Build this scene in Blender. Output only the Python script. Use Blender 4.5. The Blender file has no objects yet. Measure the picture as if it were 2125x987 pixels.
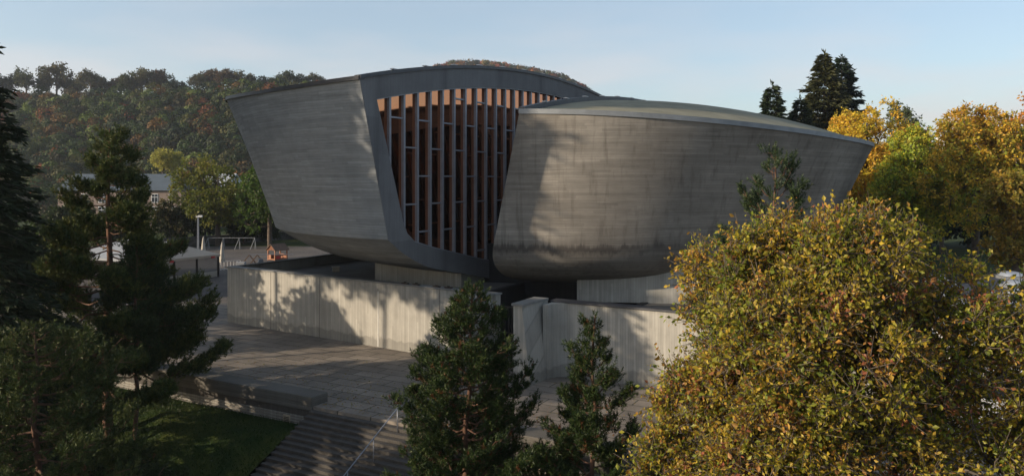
import bpy, math, random
import numpy as np
from mathutils import Vector
from mathutils.geometry import tessellate_polygon

scene = bpy.context.scene
COL = scene.collection
R = math.radians

# ------------------------------------------------------------------ camera
H = 10.5                      # camera height above the plaza, metres
F = 1600.0                    # focal length in photo pixels (2125 wide)
cam_d = bpy.data.cameras.new('camera')
cam = bpy.data.objects.new('camera', cam_d)
COL.objects.link(cam)
cam.location = (0, 0, H)
cam.rotation_euler = (R(90), 0, 0)
cam_d.sensor_width = 36.0
cam_d.lens = 36.0 * F / 2125.0
cam_d.shift_y = -(987 / 2 - 372) / 2125.0
cam_d.clip_start = 0.3
cam_d.clip_end = 6000
scene.camera = cam
scene.render.resolution_x = 1024
scene.render.resolution_y = 475

# ------------------------------------------------------------------ light
SUN_TO = Vector((-0.943, -0.333, 0.30)).normalized()      # direction towards the sun
sun_el = math.asin(SUN_TO.z)
sun_az = math.atan2(SUN_TO.x, SUN_TO.y)                     # clockwise from +Y
sd = bpy.data.lights.new('sun', 'SUN')
sd.energy = 5.0
sd.angle = R(0.6)
sd.color = (1.0, 0.83, 0.62)
sun = bpy.data.objects.new('sun', sd)
COL.objects.link(sun)
sun.rotation_euler = SUN_TO.to_track_quat('Z', 'Y').to_euler()

world = bpy.data.worlds.new('World')
scene.world = world
world.use_nodes = True
wt = world.node_tree
wt.nodes.clear()
w_out = wt.nodes.new('ShaderNodeOutputWorld')
w_bg = wt.nodes.new('ShaderNodeBackground')
sky = wt.nodes.new('ShaderNodeTexSky')
sky.sky_type = 'NISHITA'
sky.sun_disc = False
sky.sun_elevation = sun_el
sky.sun_rotation = sun_az
sky.altitude = 350
sky.air_density = 1.0
sky.dust_density = 1.6
sky.ozone_density = 1.6
SKY_STRENGTH = 0.15
w_bg.inputs['Strength'].default_value = SKY_STRENGTH
# thin cloud banks low over the horizon
tc = wt.nodes.new('ShaderNodeTexCoord')
mp = wt.nodes.new('ShaderNodeMapping')
mp.inputs['Scale'].default_value = (1.6, 1.6, 7.0)
mp.inputs['Location'].default_value = (0.35, 0.2, 0.1)
nz = wt.nodes.new('ShaderNodeTexNoise')
nz.inputs['Scale'].default_value = 2.3
nz.inputs['Detail'].default_value = 7
nz.inputs['Roughness'].default_value = 0.5
rmp = wt.nodes.new('ShaderNodeValToRGB')
rmp.color_ramp.elements[0].position = 0.40
rmp.color_ramp.elements[1].position = 0.62
sep = wt.nodes.new('ShaderNodeSeparateXYZ')
low = wt.nodes.new('ShaderNodeMapRange')
low.inputs['From Min'].default_value = 0.02
low.inputs['From Max'].default_value = 0.24
low.inputs['To Min'].default_value = 1.0
low.inputs['To Max'].default_value = 0.0
mul = wt.nodes.new('ShaderNodeMath'); mul.operation = 'MULTIPLY'
mul2 = wt.nodes.new('ShaderNodeMath'); mul2.operation = 'MULTIPLY'; mul2.inputs[1].default_value = 0.8
mixc = wt.nodes.new('ShaderNodeMixRGB')
mixc.inputs['Color2'].default_value = (4.0, 3.65, 3.6, 1)
veil = wt.nodes.new('ShaderNodeMixRGB'); veil.inputs['Fac'].default_value = 0.36; veil.inputs['Color2'].default_value = (2.3, 2.62, 2.78, 1)
wt.links.new(tc.outputs['Generated'], mp.inputs['Vector'])
wt.links.new(mp.outputs[0], nz.inputs['Vector'])
wt.links.new(nz.outputs['Fac'], rmp.inputs['Fac'])
wt.links.new(tc.outputs['Generated'], sep.inputs[0])
wt.links.new(sep.outputs['Z'], low.inputs['Value'])
wt.links.new(rmp.outputs['Color'], mul.inputs[0])
wt.links.new(low.outputs[0], mul.inputs[1])
wt.links.new(mul.outputs[0], mul2.inputs[0])
wt.links.new(mul2.outputs[0], mixc.inputs['Fac'])
wt.links.new(sky.outputs[0], veil.inputs['Color1'])
wt.links.new(veil.outputs[0], mixc.inputs['Color1'])
wt.links.new(mixc.outputs[0], w_bg.inputs['Color'])
wt.links.new(w_bg.outputs[0], w_out.inputs['Surface'])

scene.view_settings.view_transform = 'Standard'
scene.view_settings.look = 'None'
scene.view_settings.exposure = 0.52
scene.view_settings.gamma = 1.0
scene.view_settings.use_curve_mapping = False
scene.cycles.max_bounces = 8
scene.cycles.diffuse_bounces = 3
scene.cycles.transparent_max_bounces = 8
scene.cycles.volume_bounces = 0

HAZE = 0.00015

# ------------------------------------------------------------------ helpers
def X_at(px, Y):
    return (px - 1062.5) / F * Y

def Z_at(py, Y):
    return H - (py - 372) * Y / F

def link(o, parent=None):
    COL.objects.link(o)
    if parent is not None:
        o.parent = parent
    return o

def tag(o, label=None, cat=None, group=None, kind=None):
    if label: o['label'] = label
    if cat: o['category'] = cat
    if group: o['group'] = group
    if kind: o['kind'] = kind
    return o

def empty(name, loc=(0, 0, 0), rz=0.0, parent=None):
    o = bpy.data.objects.new(name, None)
    o.empty_display_size = 0.3
    o.location = loc
    o.rotation_euler = (0, 0, rz)
    return link(o, parent)

def new_mesh(name, verts, faces, mats, parent=None, smooth=False, midx=None, cols=None, loc=None):
    """verts (N,3), faces list of tuples or (M,k) array"""
    me = bpy.data.meshes.new(name)
    verts = np.asarray(verts, dtype=np.float32)
    if isinstance(faces, np.ndarray):
        M, k = faces.shape
        me.vertices.add(len(verts))
        me.vertices.foreach_set('co', verts.ravel())
        me.loops.add(M * k)
        me.loops.foreach_set('vertex_index', faces.astype(np.int32).ravel())
        me.polygons.add(M)
        me.polygons.foreach_set('loop_start', np.arange(0, M * k, k, dtype=np.int32))
        me.update(calc_edges=True)
    else:
        me.from_pydata(verts.tolist(), [], faces)
    if not isinstance(mats, (list, tuple)):
        mats = [mats]
    for m in mats:
        me.materials.append(m)
    n = len(me.polygons)
    if midx is not None:
        me.polygons.foreach_set('material_index', np.asarray(midx, dtype=np.int32))
    me.polygons.foreach_set('use_smooth', np.full(n, bool(smooth)))
    if cols is not None:
        at = me.attributes.new('Col', 'FLOAT_COLOR', 'POINT')
        c4 = np.ones((len(verts), 4), dtype=np.float32)
        c4[:, :3] = cols
        at.data.foreach_set('color', c4.ravel())
    me.update()
    o = bpy.data.objects.new(name, me)
    if loc is not None:
        o.location = loc
    return link(o, parent)

class MB:
    """collects solids into one mesh"""
    def __init__(self):
        self.v = []; self.f = []; self.m = []
    def add(self, vs, fs, mi=0):
        b = len(self.v)
        self.v += [tuple(p) for p in vs]
        self.f += [tuple(b + i for i in f) for f in fs]
        self.m += [mi] * len(fs)
    def box(self, c, s, rz=0.0, mi=0, taper=1.0):
        """c = centre of base, s = full sizes"""
        ca, sa = math.cos(rz), math.sin(rz)
        vs = []
        for k, z in enumerate((0, s[2])):
            t = 1.0 if k == 0 else taper
            for sx, sy in ((-1, -1), (1, -1), (1, 1), (-1, 1)):
                x, y = sx * s[0] / 2 * t, sy * s[1] / 2 * t
                vs.append((c[0] + x * ca - y * sa, c[1] + x * sa + y * ca, c[2] + z))
        self.add(vs, [(3, 2, 1, 0), (4, 5, 6, 7), (0, 1, 5, 4), (1, 2, 6, 5), (2, 3, 7, 6), (3, 0, 4, 7)], mi)
    def prism(self, poly, z0, z1, mi=0, top=None):
        """poly: ccw list of (x,y); top: optional other outline at z1"""
        n = len(poly)
        tp = top if top else poly
        vs = [(p[0], p[1], z0) for p in poly] + [(p[0], p[1], z1) for p in tp]
        fs = [tuple(range(n - 1, -1, -1)), tuple(range(n, 2 * n))]
        fs += [(i, (i + 1) % n, n + (i + 1) % n, n + i) for i in range(n)]
        self.add(vs, fs, mi)
    def bar(self, p, q, w, h=None, mi=0, up=(0, 0, 1)):
        h = h or w
        p, q = Vector(p), Vector(q)
        d = (q - p).normalized()
        u = Vector(up)
        if abs(d.dot(u)) > 0.95: u = Vector((1, 0, 0))
        s = d.cross(u).normalized(); u = s.cross(d).normalized()
        vs = []
        for c in (p, q):
            for a, b in ((-1, -1), (1, -1), (1, 1), (-1, 1)):
                vs.append(c + s * (a * w / 2) + u * (b * h / 2))
        self.add(vs, [(0, 1, 2, 3), (7, 6, 5, 4), (0, 4, 5, 1), (1, 5, 6, 2), (2, 6, 7, 3), (3, 7, 4, 0)], mi)
    def tube(self, pts, rad, sides=8, mi=0):
        n = len(pts)
        if not isinstance(rad, (list, tuple)): rad = [rad] * n
        vs = []
        for i, p in enumerate(pts):
            p = Vector(p)
            a = Vector(pts[max(i - 1, 0)]); b = Vector(pts[min(i + 1, n - 1)])
            d = (b - a).normalized()
            u = Vector((0, 0, 1)) if abs(d.z) < 0.9 else Vector((1, 0, 0))
            s = d.cross(u).normalized(); u = s.cross(d)
            for k in range(sides):
                t = 2 * math.pi * k / sides
                vs.append(p + (s * math.cos(t) + u * math.sin(t)) * rad[i])
        fs = []
        for i in range(n - 1):
            for k in range(sides):
                a = i * sides + k; b = i * sides + (k + 1) % sides
                fs.append((a, b, b + sides, a + sides))
        fs.append(tuple(range(sides - 1, -1, -1)))
        fs.append(tuple(range((n - 1) * sides, n * sides)))
        self.add(vs, fs, mi)
    def build(self, name, mats, parent=None, smooth=False, bevel=0.0):
        o = new_mesh(name, self.v, self.f, mats, parent, smooth, self.m)
        if bevel:
            b = o.modifiers.new('bevel', 'BEVEL'); b.width = bevel; b.segments = 2; b.limit_method = 'ANGLE'
        return o

def copy_tree(o, parent=None):
    c = o.copy()
    COL.objects.link(c)
    if parent is not None: c.parent = parent
    for ch in list(o.children):
        copy_tree(ch, c)
    return c

# ------------------------------------------------------------------ materials
def mat_new(name):
    m = bpy.data.materials.new(name)
    m.use_nodes = True
    nt = m.node_tree
    return m, nt, nt.nodes['Principled BSDF']

def plain(name, col, rough=0.7, metal=0.0, var=0.12, scale=3.0, bump=0.0, spec=0.5):
    m, nt, b = mat_new(name)
    tcn = nt.nodes.new('ShaderNodeTexCoord')
    n = nt.nodes.new('ShaderNodeTexNoise'); n.inputs['Scale'].default_value = scale; n.inputs['Detail'].default_value = 6
    r = nt.nodes.new('ShaderNodeValToRGB')
    r.color_ramp.elements[0].position = 0.3; r.color_ramp.elements[1].position = 0.7
    r.color_ramp.elements[0].color = tuple(c * (1 - var) for c in col) + (1,)
    r.color_ramp.elements[1].color = tuple(min(1, c * (1 + var)) for c in col) + (1,)
    nt.links.new(tcn.outputs['Object'], n.inputs['Vector'])
    nt.links.new(n.outputs['Fac'], r.inputs['Fac'])
    nt.links.new(r.outputs['Color'], b.inputs['Base Color'])
    b.inputs['Roughness'].default_value = rough
    b.inputs['Metallic'].default_value = metal
    b.inputs['Specular IOR Level'].default_value = spec
    if bump:
        bp = nt.nodes.new('ShaderNodeBump'); bp.inputs['Strength'].default_value = bump; bp.inputs['Distance'].default_value = 0.03
        nt.links.new(n.outputs['Fac'], bp.inputs['Height']); nt.links.new(bp.outputs[0], b.inputs['Normal'])
    return m

def noise_node(nt, vec, scale_xyz, scale=1.0, detail=6, rough=0.55, rot=0.0):
    mpn = nt.nodes.new('ShaderNodeMapping')
    mpn.inputs['Scale'].default_value = scale_xyz
    mpn.inputs['Rotation'].default_value = (0, 0, rot)
    n = nt.nodes.new('ShaderNodeTexNoise')
    n.inputs['Scale'].default_value = scale
    n.inputs['Detail'].default_value = detail
    n.inputs['Roughness'].default_value = rough
    nt.links.new(vec, mpn.inputs['Vector']); nt.links.new(mpn.outputs[0], n.inputs['Vector'])
    return n.outputs['Fac']

def ramp(nt, fac, stops):
    r = nt.nodes.new('ShaderNodeValToRGB')
    els = r.color_ramp.elements
    while len(els) < len(stops): els.new(0.5)
    for e, (p, c) in zip(els, stops):
        e.position = p
        e.color = (c, c, c, 1) if not isinstance(c, tuple) else tuple(c) + (1,)
    nt.links.new(fac, r.inputs['Fac'])
    return r.outputs['Color']

def mixrgb(nt, mode, fac, a, b):
    n = nt.nodes.new('ShaderNodeMixRGB'); n.blend_type = mode
    for key, v in (('Fac', fac), ('Color1', a), ('Color2', b)):
        if isinstance(v, (int, float)): n.inputs[key].default_value = v
        elif isinstance(v, tuple): n.inputs[key].default_value = tuple(v) + (1,)
        else: nt.links.new(v, n.inputs[key])
    return n.outputs['Color']

def concrete(name, col, boards='h', *a, **k):
    return concrete_(name, col, boards, *a, **k)
def concrete_(name, col, boards='h', stain=0.35, drips=0.35, stain_col=(0.05, 0.043, 0.038), rot=0.0, big=0.12, crease_z=None):
    m, nt, b = mat_new(name)
    g = nt.nodes.new('ShaderNodeNewGeometry').outputs['Position']
    if boards == 'h':
        fine = noise_node(nt, g, (0.35, 0.35, 9.0), 1.0, 8, 0.62)
        finer = noise_node(nt, g, (1.2, 1.2, 24.0), 1.0, 3, 0.5)
    else:
        fine = noise_node(nt, g, (6.0, 6.0, 0.28), 1.0, 8, 0.62)
        finer = noise_node(nt, g, (14.0, 14.0, 0.6), 1.0, 3, 0.5)
    bigp = noise_node(nt, g, (1, 1, 1), big, 7, 0.6)
    lo_, hi_ = (0.87, 1.12) if boards == 'h' else (0.92, 1.07)
    blot = noise_node(nt, g, (1, 1, 1.0), 0.9, 8, 0.65)
    drip = noise_node(nt, g, (2.6, 2.6, 0.16), 1.0, 7, 0.62)
    band = noise_node(nt, g, (0.12, 0.12, 3.2), 1.0, 5, 0.7)
    c = ramp(nt, fine, [(0.25, tuple(x * lo_ for x in col)), (0.5, tuple(x * 0.99 for x in col)), (0.78, tuple(x * hi_ for x in col))])
    # the boards of the formwork: each a little different, with a thin darker joint line between
    def mth(op, a_, b_=None):
        n_ = nt.nodes.new('ShaderNodeMath'); n_.operation = op
        for k_, v_ in enumerate((a_, b_)):
            if v_ is None: continue
            if isinstance(v_, (int, float)): n_.inputs[k_].default_value = v_
            else: nt.links.new(v_, n_.inputs[k_])
        return n_.outputs[0]
    sb = nt.nodes.new('ShaderNodeSeparateXYZ'); nt.links.new(g, sb.inputs[0])
    across = mth('MULTIPLY', sb.outputs['Z'], 6.6) if boards == 'h' else mth('MULTIPLY', mth('ADD', mth('MULTIPLY', sb.outputs['X'], 0.87), mth('MULTIPLY', sb.outputs['Y'], -0.5)), 7.0)
    bi = mth('FLOOR', across)
    along = mth('MULTIPLY', mth('ADD', mth('MULTIPLY', sb.outputs['X'], 0.8), mth('MULTIPLY', sb.outputs['Y'], -0.6)), 0.33) if boards == 'h' else mth('MULTIPLY', sb.outputs['Z'], 0.2)
    si = mth('FLOOR', mth('ADD', along, mth('MULTIPLY', mth('SINE', mth('MULTIPLY', bi, 12.9)), 7.3)))
    cb = nt.nodes.new('ShaderNodeCombineXYZ'); nt.links.new(bi, cb.inputs[0]); nt.links.new(si, cb.inputs[1])
    wn = nt.nodes.new('ShaderNodeTexWhiteNoise'); wn.noise_dimensions = '2D'; nt.links.new(cb.outputs[0], wn.inputs['Vector'])
    fr = mth('FRACT', across)
    c = mixrgb(nt, 'MULTIPLY', 1.0, c, ramp(nt, wn.outputs['Value'], [(0.0, 0.86), (0.7, 1.0), (1.0, 1.09)]))
    c = mixrgb(nt, 'MULTIPLY', 0.8, c, ramp(nt, fr, [(0.0, 0.66), (0.10, 0.98), (0.9, 1.0), (1.0, 0.8)]))
    c = mixrgb(nt, 'MULTIPLY', 0.4, c, ramp(nt, finer, [(0.3, 0.78), (0.7, 1.15)]))
    c = mixrgb(nt, 'MULTIPLY', 0.6, c, ramp(nt, blot, [(0.3, 0.72), (0.7, 1.12)]))
    sf = mixrgb(nt, 'MULTIPLY', 1.0, ramp(nt, bigp, [(0.38, 0.0), (0.64, 1.0)]), ramp(nt, blot, [(0.28, 0.25), (0.66, 1.0)]))
    c = mixrgb(nt, 'MIX', mixrgb(nt, 'MULTIPLY', 1.0, sf, (stain, stain, stain)), c, stain_col)
    df = ramp(nt, drip, [(0.52, 0.0), (0.74, 1.0)])
    c = mixrgb(nt, 'MIX', mixrgb(nt, 'MULTIPLY', 1.0, df, (drips, drips, drips)), c, stain_col)
    if boards == 'h':
        c = mixrgb(nt, 'MULTIPLY', 0.75, c, ramp(nt, band, [(0.30, 0.74), (0.44, 0.98), (0.7, 1.05)]))
    else:
        # splash dirt along the foot of the walls
        sz = nt.nodes.new('ShaderNodeSeparateXYZ'); nt.links.new(g, sz.inputs[0])
        adz = nt.nodes.new('ShaderNodeMath'); adz.operation = 'MULTIPLY_ADD'
        nt.links.new(blot, adz.inputs[0]); adz.inputs[1].default_value = -1.1; nt.links.new(sz.outputs['Z'], adz.inputs[2])
        c = mixrgb(nt, 'MULTIPLY', 0.8, c, ramp(nt, adz.outputs[0], [(0.0, 0.62), (0.08, 0.95), (0.2, 1.0)]))
    if crease_z is not None:
        # dark run-off stain just under and above the drip line
        sx = nt.nodes.new('ShaderNodeSeparateXYZ'); nt.links.new(g, sx.inputs[0])
        ad = nt.nodes.new('ShaderNodeMath'); ad.operation = 'MULTIPLY_ADD'
        nt.links.new(drip, ad.inputs[0]); ad.inputs[1].default_value = -1.3; nt.links.new(sx.outputs['Z'], ad.inputs[2])
        mr = ramp_range = nt.nodes.new('ShaderNodeMapRange')
        mr.inputs['From Min'].default_value = crease_z - 1.7; mr.inputs['From Max'].default_value = crease_z + 0.3
        nt.links.new(ad.outputs[0], mr.inputs['Value'])
        k = ramp(nt, mr.outputs[0], [(0.0, 0.0), (0.30, 0.15), (0.46, 0.75), (0.55, 0.7), (0.66, 0.22), (1.0, 0.0)])
        px = nt.nodes.new('ShaderNodeMapRange')
        px.inputs['From Min'].default_value = 6.0; px.inputs['From Max'].default_value = 14.0
        px.inputs['To Min'].default_value = 1.0; px.inputs['To Max'].default_value = 0.1
        nt.links.new(sx.outputs['X'], px.inputs['Value'])
        k = mixrgb(nt, 'MULTIPLY', 1.0, k, px.outputs[0])
        c = mixrgb(nt, 'MIX', k, c, (0.035, 0.03, 0.03))
    nt.links.new(c, b.inputs['Base Color'])
    b.inputs['Roughness'].default_value = 0.85
    b.inputs['Specular IOR Level'].default_value = 0.25
    bp = nt.nodes.new('ShaderNodeBump'); bp.inputs['Strength'].default_value = 0.4; bp.inputs['Distance'].default_value = 0.04
    nt.links.new(mixrgb(nt, 'ADD', 0.5, fine, finer), bp.inputs['Height'])
    nt.links.new(bp.outputs[0], b.inputs['Normal'])
    return m

def leaf_mat(name, trans=0.35, rough=0.5, gain=1.0):
    m = bpy.data.materials.new(name); m.use_nodes = True
    nt = m.node_tree; nt.nodes.clear()
    out = nt.nodes.new('ShaderNodeOutputMaterial')
    a = nt.nodes.new('ShaderNodeAttribute'); a.attribute_name = 'Col'
    d = nt.nodes.new('ShaderNodeBsdfDiffuse'); t = nt.nodes.new('ShaderNodeBsdfTranslucent')
    gl = nt.nodes.new('ShaderNodeBsdfGlossy'); gl.inputs['Roughness'].default_value = rough
    gl.inputs['Color'].default_value = (0.5, 0.5, 0.45, 1)
    mx = nt.nodes.new('ShaderNodeMixShader'); mx.inputs[0].default_value = trans
    mg = nt.nodes.new('ShaderNodeMixShader'); mg.inputs[0].default_value = 0.04
    gc = mixrgb(nt, 'MULTIPLY', 1.0, a.outputs['Color'], (gain, gain, gain))
    nt.links.new(gc, d.inputs['Color']); nt.links.new(gc, t.inputs['Color'])
    nt.links.new(d.outputs[0], mx.inputs[1]); nt.links.new(t.outputs[0], mx.inputs[2])
    nt.links.new(mx.outputs[0], mg.inputs[1]); nt.links.new(gl.outputs[0], mg.inputs[2])
    nt.links.new(mg.outputs[0], out.inputs['Surface'])
    return m

M = {}
M['shell_left'] = concrete('pale_board_concrete', (0.295, 0.31, 0.322), 'h', 0.10, 0.10, (0.11, 0.105, 0.1))
M['shell_right'] = concrete('stained_board_concrete', (0.285, 0.262, 0.230), 'h', 0.72, 0.5, (0.055, 0.043, 0.035), big=0.16, crease_z=6.36)
M['cut'] = concrete('smooth_grey_concrete', (0.17, 0.17, 0.175), 'v', 0.12, 0.15, (0.1, 0.1, 0.1))
M['base'] = concrete('warm_vertical_board_concrete', (0.355, 0.34, 0.305), 'v', 0.10, 0.16, (0.16, 0.15, 0.13))
M['old'] = concrete('weathered_kerb_concrete', (0.14, 0.13, 0.115), 'h', 0.4, 0.3, (0.06, 0.055, 0.045), big=0.5)
M['shadeconc'] = concrete('shade_black_concrete', (0.022, 0.022, 0.023), 'v', 0.2, 0.3)  # near black: the deep shade under the shells is put into the colour
M['roof'] = plain('grey_green_roof_felt', (0.22, 0.21, 0.16), 1.0, 0, 0.16, 0.6, spec=0.05)
M['deckroof'] = plain('dark_flat_roof_felt', (0.10, 0.096, 0.09), 0.95, 0, 0.28, 0.45)
M['coping'] = plain('grey_sheet_coping', (0.17, 0.17, 0.165), 0.7, 0.1, 0.2, 1.5)
M['flash'] = plain('zinc_flashing', (0.22, 0.235, 0.25), 0.6, 0.35, 0.15, 1.3)
M['darkflash'] = plain('dark_roof_flashing', (0.05, 0.052, 0.06), 0.5, 0.3, 0.2, 2)
M['mullion'] = plain('grey_painted_mullion', (0.27, 0.28, 0.31), 0.5, 0.3, 0.12, 2)
M['white'] = plain('white_render', (0.62, 0.61, 0.6), 0.8, 0, 0.05, 0.8)
M['whitepl'] = plain('white_acrylic_dome', (0.22, 0.25, 0.30), 0.55, 0, 0.05, 1)
M['wood'] = plain('orange_stained_wood', (0.26, 0.10, 0.045), 0.6, 0, 0.25, 4)
M['brownwood'] = plain('brown_wood', (0.11, 0.065, 0.04), 0.8, 0, 0.25, 4)
M['metal'] = plain('galvanised_steel', (0.24, 0.25, 0.28), 0.45, 0.5, 0.1, 3)
M['darkmetal'] = plain('dark_patinated_steel', (0.035, 0.03, 0.028), 0.5, 0.5, 0.3, 3)
M['canvas'] = plain('beige_tent_canvas', (0.46, 0.38, 0.30), 0.8, 0, 0.05, 1)
M['whitecanvas'] = plain('white_tent_canvas', (0.22, 0.235, 0.26), 0.8, 0, 0.05, 1)
M['parasol'] = plain('folded_beige_parasol', (0.38, 0.35, 0.30), 0.85, 0, 0.1, 3)
M['brick'] = plain('red_brick', (0.32, 0.09, 0.05), 0.85, 0, 0.25, 5)
M['blueroof'] = plain('blue_grey_sheet_roof', (0.06, 0.08, 0.10), 0.8, 0.0, 0.12, 0.5)
M['lightroof'] = plain('light_seamed_sheet_roof', (0.42, 0.44, 0.46), 0.6, 0.1, 0.12, 0.5)
M['plaster'] = plain('faded_pink_plaster', (0.19, 0.145, 0.125), 0.85, 0, 0.12, 0.6)
M['winwhite'] = plain('white_window_frame', (0.6, 0.62, 0.64), 0.6)
M['winglass'] = plain('dark_window_glass', (0.03, 0.035, 0.045), 0.08, 0, 0.1)
M['stonewall'] = plain('rough_stone_wall', (0.12, 0.115, 0.11), 0.9, 0, 0.4, 2.5, 0.6)
M['louvre'] = plain('beige_louvre_metal', (0.34, 0.28, 0.2), 0.6, 0, 0.12)
M['red'] = plain('red_paint', (0.5, 0.03, 0.03), 0.5)
M['bark'] = plain('grey_brown_bark', (0.085, 0.065, 0.05), 0.95, 0, 0.4, 5, 0.8)
M['pinebark'] = plain('orange_pine_bark', (0.10, 0.052, 0.032), 0.95, 0, 0.45, 4, 0.8)
M['twigbark'] = plain('pale_cherry_bark', (0.085, 0.068, 0.052), 0.85, 0, 0.3, 5, 0.5)
M['leaf'] = leaf_mat('broad_leaves', 0.48)
M['needle'] = leaf_mat('needles', 0.15, gain=0.74)
M['farleaf'] = leaf_mat('far_leaves', 0.25, 0.6)

def bronze_glass(name, col, metal):
    m, nt, b = mat_new(name)
    g = nt.nodes.new('ShaderNodeNewGeometry').outputs['Position']
    n = noise_node(nt, g, (0.25, 0.25, 0.25), 1.0, 2)
    bp = nt.nodes.new('ShaderNodeBump'); bp.inputs['Strength'].default_value = 0.03; bp.inputs['Distance'].default_value = 0.3
    nt.links.new(n, bp.inputs['Height']); nt.links.new(bp.outputs[0], b.inputs['Normal'])
    b.inputs['Base Color'].default_value = col + (1,)
    b.inputs['Metallic'].default_value = metal
    b.inputs['Roughness'].default_value = 0.04
    return m
M['glass'] = bronze_glass('bronze_reflective_glass', (0.50, 0.20, 0.10), 1.0)
M['glass_reflected_dark'] = bronze_glass('reflection_darkening_glass', (0.03, 0.018, 0.014), 0.3)  # right half's panes, coloured dark so the left glazing reflects darkness

def clear_glass():
    m, nt, b = mat_new('clear_tent_film')
    b.inputs['Base Color'].default_value = (0.2, 0.19, 0.18, 1)
    b.inputs['Roughness'].default_value = 0.15
    b.inputs['Alpha'].default_value = 0.7
    return m
M['film'] = clear_glass()

nv = Vector((0.877, -0.48, 0)).normalized()      # across the gap, to the right
dv = Vector((0.48, 0.877, 0)).normalized()       # along the gap, away from the viewer
ROT = math.atan2(dv.x, dv.y)                     # rotation of the building axes

def paving():
    m, nt, b = mat_new('large_slab_paving')
    g = nt.nodes.new('ShaderNodeNewGeometry').outputs['Position']
    mpn = nt.nodes.new('ShaderNodeMapping')
    mpn.inputs['Rotation'].default_value = (0, 0, ROT)
    nt.links.new(g, mpn.inputs['Vector'])
    br = nt.nodes.new('ShaderNodeTexBrick')
    br.inputs['Scale'].default_value = 1.0
    br.inputs['Brick Width'].default_value = 1.9
    br.inputs['Row Height'].default_value = 0.95
    br.inputs['Mortar Size'].default_value = 0.035
    br.inputs['Mortar Smooth'].default_value = 0.2
    br.inputs['Bias'].default_value = -0.1
    br.inputs['Color1'].default_value = (0.225, 0.19, 0.155, 1)
    br.inputs['Color2'].default_value = (0.145, 0.122, 0.10, 1)
    br.inputs['Mortar'].default_value = (0.05, 0.048, 0.035, 1)
    nt.links.new(mpn.outputs[0], br.inputs['Vector'])
    blot = noise_node(nt, g, (1, 1, 1), 0.5, 8, 0.65)
    fine = noise_node(nt, g, (1, 1, 1), 7.0, 6, 0.65)
    c = mixrgb(nt, 'MULTIPLY', 0.8, br.outputs['Color'], ramp(nt, blot, [(0.3, 0.5), (0.7, 1.2)]))
    c = mixrgb(nt, 'MULTIPLY', 0.6, c, ramp(nt, fine, [(0.3, 0.7), (0.7, 1.15)]))
    nt.links.new(c, b.inputs['Base Color'])
    b.inputs['Roughness'].default_value = 0.8
    bp = nt.nodes.new('ShaderNodeBump'); bp.inputs['Strength'].default_value = 0.5; bp.inputs['Distance'].default_value = 0.03
    nt.links.new(mixrgb(nt, 'ADD', 0.3, ramp(nt, br.outputs['Fac'], [(0.0, 1.0), (1.0, 0.0)]), fine), bp.inputs['Height'])
    nt.links.new(bp.outputs[0], b.inputs['Normal'])
    return m
M['paving'] = paving()

def ground_mat(name, c1, c2, scale=0.6, fine=12):
    m, nt, b = mat_new(name)
    g = nt.nodes.new('ShaderNodeNewGeometry').outputs['Position']
    a = noise_node(nt, g, (1, 1, 1), scale, 8, 0.65)
    f = noise_node(nt, g, (1, 1, 1), fine, 4, 0.7)
    c = ramp(nt, a, [(0.35, c1), (0.65, c2)])
    c = mixrgb(nt, 'MULTIPLY', 0.7, c, ramp(nt, f, [(0.3, 0.55), (0.7, 1.25)]))
    nt.links.new(c, b.inputs['Base Color'])
    b.inputs['Roughness'].default_value = 0.95
    b.inputs['Specular IOR Level'].default_value = 0.15
    bp = nt.nodes.new('ShaderNodeBump'); bp.inputs['Strength'].default_value = 0.8; bp.inputs['Distance'].default_value = 0.08
    nt.links.new(f, bp.inputs['Height']); nt.links.new(bp.outputs[0], b.inputs['Normal'])
    return m
M['grass'] = ground_mat('lawn', (0.012, 0.030, 0.005), (0.050, 0.060, 0.012))
M['earth'] = ground_mat('forest_floor', (0.03, 0.035, 0.015), (0.05, 0.045, 0.025), 0.1, 3)
M['asphalt'] = ground_mat('worn_playground_asphalt', (0.085, 0.078, 0.075), (0.135, 0.12, 0.11), 0.15, 3)

# ------------------------------------------------------------------ ground
P0 = Vector((-9.2, 35.7, 0))
def nd(a, b, z=0.0):
    return P0 + nv * a + dv * b + Vector((0, 0, z))

def sheet(name, pts, mat, kind='structure'):
    o = new_mesh(name, [tuple(p) for p in pts], [tuple(range(len(pts)))], mat)
    o['kind'] = kind
    return o

sheet('ground', [(-3000, -600, -3.9), (3000, -600, -3.9), (3000, 4500, -3.9), (-3000, 4500, -3.9)], M['earth'])
STAIR_W = 10.3
RISE, TREAD, NSTEP = 0.145, 0.285, 24
# plaza slab: everything behind the parapet line
mb = MB()
poly = [nd(-60, 0), nd(26, 0), nd(26, 90), nd(-60, 90)]
mb.prism([(p.x, p.y) for p in poly], -3.8, 0.0)
plaza = mb.build('plaza', M['paving']); plaza['kind'] = 'structure'
mb = MB()
poly = [nd(-150, 30), nd(-26.0, 30), nd(-26, 230), nd(-150, 230)]
mb = MB(); mb.prism([(-120, 66), (-19.0, 66), (-10.0, 86), (30, 150), (-120, 180)], -3.75, 0.004)
pg = mb.build('playground_surface', M['asphalt']); pg['kind'] = 'structure'
mb = MB(); mb.prism([(-130, 121), (-10, 121), (60, 190), (-130, 190)], -3.7, 0.012)
lw = mb.build('far_lawn', M['grass']); lw['kind'] = 'structure'
mb = MB(); mb.prism([(14.5, 58.5), (80, 36), (130, 160), (32, 160)], -3.65, 0.008)
lw = mb.build('park_lawn', M['grass']); lw['kind'] = 'structure'

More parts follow.
